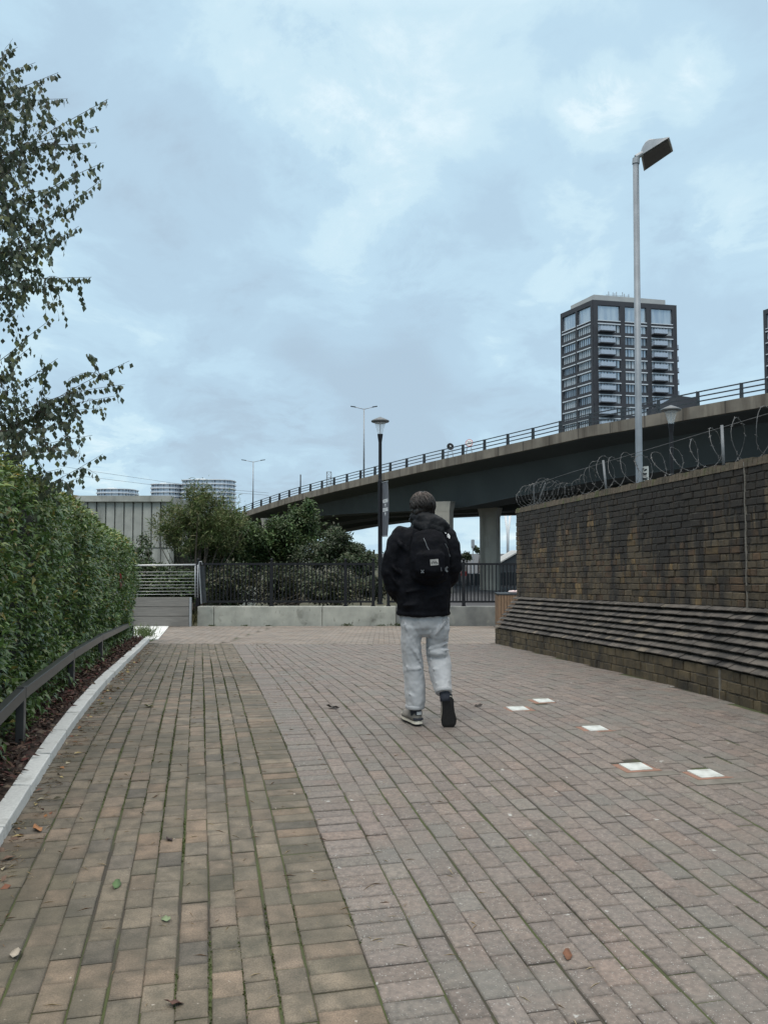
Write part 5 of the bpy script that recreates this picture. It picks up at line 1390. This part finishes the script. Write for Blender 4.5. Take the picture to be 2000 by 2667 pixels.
# hair
h = MB(); h.col = (1, 1, 1)
hc = Q(1100.5, 1318, .005)
h.ball(hc, (.087, .105, .092), 26, 18)
h.ball(Q(1099, 1330, -.035), (.078, .070, .068), 20, 14)
h.ball(Q(1084, 1318, .0), (.046, .083, .070), 16, 12); h.ball(Q(1117, 1320, .0), (.046, .083, .073), 16, 12)
ho = fuse('hair', h, MT['hair'], person, .009, 5, ((.05, .030), (.02, .012)))
at = ho.data.color_attributes.new('Col', 'FLOAT_COLOR', 'POINT'); at.data.foreach_set('color', np.ones(len(ho.data.vertices)*4, dtype=np.float32))
st = MB()
for i in range(1100):
    th = random.uniform(-PI*1.05, PI*.15) if random.random() < .8 else random.uniform(0, 2*PI); ph = random.uniform(.02, 1.0)
    # each lock runs from the crown down the back and sides
    k = random.gauss(1, .3); hi = random.random() < .22
    f0 = random.uniform(.05, .65); tp_ = f0 < .30; st.col = ((5.2*k, 4.7*k, 4.4*k) if hi else (2.2*k, 1.9*k, 1.75*k)) if tp_ else (.7*k, .65*k, .65*k)
    pts = []; a0 = th; sw = random.gauss(.6, .75)
    f1 = f0+random.uniform(.22, .40)
    rr = random.uniform(.99, 1.11)
    for s_ in range(6):
        f = f0+(f1-f0)*s_/5; el = f*PI*.66; aa = a0+sw*f
        pts.append(hc+Vector((.090*rr*math.sin(el)*math.cos(aa), .110*rr*math.sin(el)*math.sin(aa)-.012*f, .098*rr*math.cos(el)+.004)))
    st.tube(pts, [.001, .0021, .0024, .0022, .0017, .0006], 4)
st.build('loose_locks', MT['hair'], ho, col=True, smooth=True)
# trousers
t = MB()
t.etube([(Q(1103, 1575, 0), .165, .125), (Q(1103, 1610, 0), .178, .135), (Q(1104, 1632, 0), .178, .125), (Q(1104, 1650, 0), .150, .095), (Q(1104, 1656, 0), .10, .05)], 28)
t.etube([(Q(1073, 1630, 0), .088, .115), (Q(1070.5, 1665, .0), .074, .105), (Q(1072, 1700, .01), .072, .096), (Q(1076, 1735, .02), .080, .096), (Q(1080, 1780, .01), .077, .094), (Q(1081, 1820, 0), .073, .090), (Q(1080.5, 1842, 0), .068, .084)], 26)
t.etube([(Q(1137, 1630, 0), .086, .115), (Q(1138, 1660, .03), .085, .106), (Q(1138, 1690, .06), .083, .098), (Q(1141, 1712, .05), .086, .092), (Q(1145, 1740, 0), .085, .091), (Q(1149, 1770, -.06), .073, .083), (Q(1152.5, 1797, -.12), .057, .068)], 26, X)
t.ball(Q(1140, 1700, .02), (.085, .105, .05), 18, 12)
def fold(a, b_, r, bow=0.0):
    a, b_ = Q(*a), Q(*b_); t.tube([a, a.lerp(b_, .5)+Vector((0, -bow, 0)), b_], [r*.4, r, r*.4], 8)
for a, b_, r in (((1052, 1622, -.10), (1092, 1700, -.075), .014), ((1060, 1660, -.095), (1096, 1722, -.07), .012), ((1114, 1690, -.045), (1166, 1672, -.045), .016), ((1116, 1698, -.05), (1168, 1690, -.05), .016),
                 ((1132, 1650, -.10), (1160, 1610, -.12), .012), ((1165, 1605, -.08), (1163, 1665, -.06), .013), ((1152, 1605, -.105), (1156, 1668, -.06), .012), ((1058, 1742, -.065), (1096, 1736, -.07), .010), ((1056, 1733, -.065), (1098, 1748, -.06), .010),
                 ((1060, 1800, -.08), (1098, 1822, -.07), .009), ((1124, 1738, -.09), (1168, 1748, -.08), .010), ((1128, 1772, -.13), (1168, 1766, -.13), .010), ((1116, 1716, -.03), (1170, 1722, -.03), .014), ((1112, 1625, -.12), (1122, 1660, -.07), .010)):
    fold(a, b_, r*1.25, .006)
tr = fuse('trousers', t, MT['pants'], person, .0075, 3, ((.10, .022), (.03, .007)))
for (c, rx, ry, ax) in ((Q(1080.5, 1839, 0), .070, .086, 0), (Q(1152, 1792.5, -.112), .060, .071, 1)):
    m = MB()
    d = Vector((0, 0, -1)) if not ax else Vector((.07, -.45, -.9)).normalized()
    m.etube([(c-d*.014, rx*.985, ry*.985), (c-d*.012, rx*1.02, ry*1.02), (c+d*.014, rx*1.02, ry*1.02), (c+d*.016, rx*.97, ry*.97)], 26)
    m.build('cuff_hem', MT['pants'], tr, smooth=True)
# jacket: back, sleeves into the pockets, thick collar and folded hood
j = MB()
j.etube([(Q(1105, 1368, 0), .10, .09), (Q(1106, 1382, 0), .185, .115), (Q(1105, 1402, -.005), .215, .14), (Q(1104, 1445, -.01), .222, .155), (Q(1102, 1500, -.01), .215, .165), (Q(1102, 1550, -.01), .205, .17), (Q(1102, 1580, -.005), .196, .165), (Q(1102, 1601, 0), .183, .152)], 30)
def sl(arm, rads): j.etube([(Q(x, y, d), r, r*1.08) for (x, y, d, _), r in zip(arm, rads)], 20)
sl([(1052, 1392, 0, 0)]+[(1037, 1415, -.01, 0), (1026, 1450, -.02, 0), (1017, 1490, -.03, 0), (1024, 1525, .0, 0), (1045, 1558, .07, 0), (1062, 1572, .12, 0)], (.085, .088, .082, .072, .068, .06, .05))
sl([(1158, 1396, 0, 0)]+[(1168, 1418, -.01, 0), (1174, 1450, -.02, 0), (1179, 1482, -.02, 0), (1172, 1506, .03, 0), (1156, 1530, .10, 0), (1140, 1548, .14, 0)], (.080, .084, .080, .070, .060, .055, .048))
j.ball(Q(1044, 1388, 0), (.075, .085, .055), 14, 10); j.ball(Q(1164, 1393, 0), (.07, .085, .055), 14, 10)
def jf(a, b_, r): j.tube([Q(*a), Q((a[0]+b_[0])/2, (a[1]+b_[1])/2, min(a[2], b_[2])-.006), Q(*b_)], [r*.4, r, r*.4], 8)
for a, b_, r in (((1016, 1470, -.10), (1050, 1500, -.12), .016), ((1012, 1495, -.09), (1045, 1530, -.10), .016), ((1165, 1480, -.09), (1190, 1468, -.08), .014), ((1050, 1540, -.16), (1120, 1528, -.17), .016), ((1090, 1560, -.17), (1150, 1545, -.15), .016), ((1045, 1575, -.13), (1090, 1570, -.165), .014), ((1030, 1400, -.08), (1060, 1440, -.13), .014)):
    jf(a, b_, r)
hem = [Q(1102+66*math.cos(a), 1597, .158*math.sin(a)) for a in [2*PI*k/24 for k in range(25)]]
j.tube(hem, .014, 8)
jk = fuse('jacket', j, MT['jacket'], person, .010, 4, ((.12, .03), (.04, .010)))
hd = MB()
hd.tube([Q(1072, 1356, .05), Q(1078, 1348, -.02), Q(1098, 1350, -.085), Q(1122, 1357, -.10), Q(1146, 1367, -.075), Q(1158, 1374, -.01), Q(1150, 1376, .06)], [.022, .036, .046, .052, .050, .040, .02], 14)
hd.tube([Q(1076, 1366, .04), Q(1086, 1366, -.06), Q(1112, 1374, -.11), Q(1140, 1383, -.09), Q(1156, 1384, .0)], [.02, .045, .055, .05, .02], 14)
hd.etube([(Q(1104, 1346, .02), .085, .095), (Q(1108, 1366, .0), .115, .11), (Q(1110, 1386, 0), .14, .11)], 22)
fuse('hood', hd, MT['hoodcloth'], jk, .0085, 3, ((.06, .020), (.022, .007)))
# white emblem stitched on the right shoulder blade: half dome with two curved lines
def surf_y(o, x, z):
    """nearest surface of mesh o seen from the camera side at x, z (world)"""
    off = wloc(o); hit, loc, n_, _ = o.ray_cast(Vector((x, 2, z))-off, Vector((0, 1, 0)))
    return (loc+off) if hit else Vector((x, YP-.15, z))
m = MB()
def epatch(mb_, c2, pts, o, lift, th=.003):
    A2 = [surf_y(o, c2.x+x, c2.z+z)+Vector((0, -lift, 0)) for x, z in pts]
    mb_.hexa([p+Vector((0, th, 0)) for p in A2][::-1], A2[::-1])
ec = Q(1161, 1394)
rot = R(-33)
def rt(x, z): return (x*math.cos(rot)-z*math.sin(rot), x*math.sin(rot)+z*math.cos(rot))
for r0, r1 in ((.020, .030), (.010, .0165), (0.0, .0065)):
    n_ = 8
    for k in range(n_):
        a0, a1 = PI/2*k/n_, PI/2*(k+1)/n_
        pts = [rt(.002+q*math.cos(a), -.012+q*.9*math.sin(a)) for q, a in ((r0, a0), (r1, a0), (r1, a1), (r0, a1))]
        epatch(m, ec, pts, jk, .004)
for k, w_ in enumerate((.018, .022, .016)):
    epatch(m, ec, [rt(-.026+.0, .010-.010*k), rt(-.026+w_, .010-.010*k), rt(-.026+w_, .004-.010*k), rt(-.026, .004-.010*k)], jk, .004)
m.build('emblem', MT['white'], jk)

# trainers
def shoe(name, M4, lab):
    sh = bpy.data.objects.new(name, None); COL.objects.link(sh); sh.parent = person; sh['label'] = lab
    OL = [(-.0, .0), (.006, .024), (.03, .034), (.09, .034), (.14, .037), (.20, .045), (.245, .041), (.275, .027), (.287, .0)]
    def outline(z, k=1.0, y0=0.0):
        r = [(w_*k, y) for y, w_ in OL]; l = [(-w_*k*.93, y) for y, w_ in OL[::-1]][1:-1]
        return [M4 @ Vector((x, y*k+.143*(1-k)+y0, z+(.016*max(0, (y-.20)/.087)**1.6))) for x, y in r+l]
    m = MB(); m.hexa(outline(0, .985), outline(.009, 1.0)); m.build('outsole', MT['rubber'], sh)
    m = MB(); m.hexa(outline(.0085, 1.02), outline(.034, .97)); m.build('midsole', MT['cream'], sh, bevel=.003)
    def ring(y, w_, h_, z0=.03, n=12):
        return [M4 @ Vector((w_*math.cos(a)*(1 if math.sin(a) < .3 else .92), y, z0+h_*max(0, math.sin(a))**.8)) for a in [PI*i/n for i in range(n+1)]]
    secs = [(.002, .016, .055), (.02, .031, .070), (.05, .034, .078), (.085, .034, .082), (.12, .036, .076), (.16, .039, .060), (.20, .042, .047), (.24, .038, .038), (.27, .026, .027), (.283, .008, .012)]
    m = MB(); prev = None
    for y, w_, h_ in secs:
        i = m.addv(ring(y, w_, h_+.016*0)); n = 13
        m.mi = 1 if y < .055 and False else 0
        if prev is not None:
            for q in range(n-1): m.face((prev+q, prev+q+1, i+q+1, i+q))
            m.face((prev+n-1, prev, i, i+n-1))
        else: m.face([i+n-1-q for q in range(n)])
        prev = i
    m.face([prev+q for q in range(n)])
    m.build('upper', MT['suede'], sh, smooth=True, recalc=True)
    m = MB(); m.etube([(M4 @ Vector((0, .04, .08)), .032, .040), (M4 @ Vector((0, .038, .105)), .033, .041), (M4 @ Vector((0, .038, .112)), .030, .037)], 18, M4.to_3x3() @ Vector((1, 0, 0))); m.build('ankle_collar', MT['navy'], sh, smooth=True)
    m = MB(); m.box((0, 0, 0), (.045, .012, .028), mat=M4 @ Matrix.Translation((0, .004, .083))); m.build('heel_tab', MT['navy'], sh, bevel=.004)
    m = MB(); m.box((0, 0, 0), (.062, .05, .016), mat=M4 @ Matrix.Translation((0, .026, .042))); m.build('heel_band', MT['navy'], sh, bevel=.004)
    for k in range(3):
        m = MB(); m.box((0, 0, 0), (.030, .004, .004), mat=M4 @ Matrix.Translation((0, -.003, .076+k*.007))); m.build('heel_stripe', MT['white'], sh)
    m = MB()
    for k in range(5):
        y = .115+k*.02; m.tube([M4 @ Vector((-.022, y, .104-k*.0105)), M4 @ Vector((0, y+.006, .112-k*.011)), M4 @ Vector((.022, y, .104-k*.0105))], .003, 6)
    m.build('laces', MT['white'], sh)
    return sh
fz = zg(6.25)
f0 = Q(1090, 1885); 
ML = Matrix.Translation((f0.x, YP-.06, zg(YP-.02)+.006)) @ Matrix.Rotation(R(19), 4, 'Z') @ Matrix.Diagonal((1.15, 1.08, 1.1, 1))
shoe('shoe', ML, 'grey suede trainer flat on the ground')
heel = Q(1161, 1805, -.155); 
MR = Matrix.Translation(heel) @ Matrix.Diagonal((1, 1, 1, 1)) @ Matrix.Rotation(R(-4), 4, 'Y') @ Matrix.Rotation(R(3), 4, 'Z') @ Matrix.Rotation(R(-79), 4, 'X') @ Matrix.Diagonal((1.32, .885, 1.05, 1))
shoe('shoe', MR, 'raised trainer showing its black sole')
for c, r, d in ((Q(1083, 1850, 0), .04, Vector((0, 0, -1))), (Q(1155, 1803, -.125), .038, Vector((.05, -.2, -.9)).normalized())):
    m = MB(); m.etube([(c-d*.05, r, r*1.05), (c+d*.02, r, r*1.05), (c+d*.045, r*.95, r)], 18); m.build('sock', MT['navy'], person, smooth=True)

# ------------------------------------------------------------------ backpack
bp = empty('backpack', Q(1112, 1500, -.2), 'slim black backpack with a pale grey label worn over the black jacket', 'backpack')
m = MB()
def rb_(x, y, hw, hd_, dy): return (Q(x, y, dy), hw, hd_)
m.etube([rb_(1113, 1384, .05, .03, -.15), rb_(1113, 1392, .105, .055, -.165), rb_(1114, 1415, .135, .075, -.185), rb_(1115, 1450, .145, .085, -.20), rb_(1115, 1480, .145, .085, -.20), rb_(1114, 1502, .135, .075, -.19), rb_(1114, 1512, .10, .05, -.175)], 30)
m.etube([rb_(1115, 1436, .08, .03, -.27), rb_(1115, 1444, .105, .045, -.275), rb_(1115, 1485, .108, .05, -.275), rb_(1115, 1498, .09, .03, -.26)], 24)
bag = fuse('main_bag', m, MT['bagcloth'], bp, .008, 3, ((.07, .014), (.025, .004)))
def on_bag(x, y, lift=.004): p = Q(x, y); q = surf_y(bag, p.x, p.z); return q+Vector((0, -lift, 0))
m = MB(); A2 = [on_bag(x, y, .004) for x, y in ((1113.5, 1456.5), (1134, 1455), (1135, 1470), (1115, 1471.5))]
m.hexa([p+Vector((0, .004, 0)) for p in A2], A2); lb = m.build('fabric_label', MT['label'], bp)
m = MB()
for k in range(9):
    x = 1117+k*1.8; y0 = 1462+2*math.sin(k*1.9); a = on_bag(x, y0, .006); b_ = on_bag(x+.9, y0+3+1.5*math.cos(k*2.3), .006); m.bar(a, b_, .003, .002, (0, 1, 0))
m.build('label_script', MT['black'], lb)
MT['buckle'] = mat('buckle', (.09, .10, .11), (.13, .14, .15), 20, .4)
for (x, y, s_) in ((1153, 1481, 1.0), (1095, 1486, .6)):
    m = MB()
    for k in range(4):
        a = PI/4+k*PI/2; c = on_bag(x, y, .006); m.bar(c, c+Vector((math.cos(a)*.022*s_, -.002, math.sin(a)*.026*s_)), .012*s_, .008, (0, 1, 0))
    m.box(on_bag(x, y, .006), (.018*s_, .008, .022*s_)); m.build('buckle', MT['buckle'], bp)
for pts in (((1099, 1403), (1103, 1412), (1107, 1424), (1112, 1433)), ((1153, 1417), (1160, 1428), (1165, 1442), (1168, 1450)), ((1141, 1476), (1142, 1484), (1146, 1495))):
    m = MB(); m.tube([on_bag(x, y, .003) for x, y in pts], .0028, 6); m.build('zip_cord', MT['buckle'], bp)
def on_j(x, y, lift=.006): p = Q(x, y); q = surf_y(jk, p.x, p.z); return q+Vector((0, -lift, 0))
for pts in (((1082, 1384), (1076, 1400), (1072, 1430), (1076, 1470), (1086, 1500)), ((1146, 1388), (1156, 1402), (1162, 1430), (1160, 1470), (1148, 1500))):
    m = MB(); pp_ = [on_j(x, y) for x, y in pts]
    for a, b_ in zip(pp_, pp_[1:]): m.bar(a, b_+(b_-a)*.05, .045, .008, (0, 1, 0))
    m.build('shoulder_strap', MT['bagcloth'], bp)
print('P6 ok', sum(len(o.data.vertices) for o in bpy.data.objects if o.type == 'MESH'))
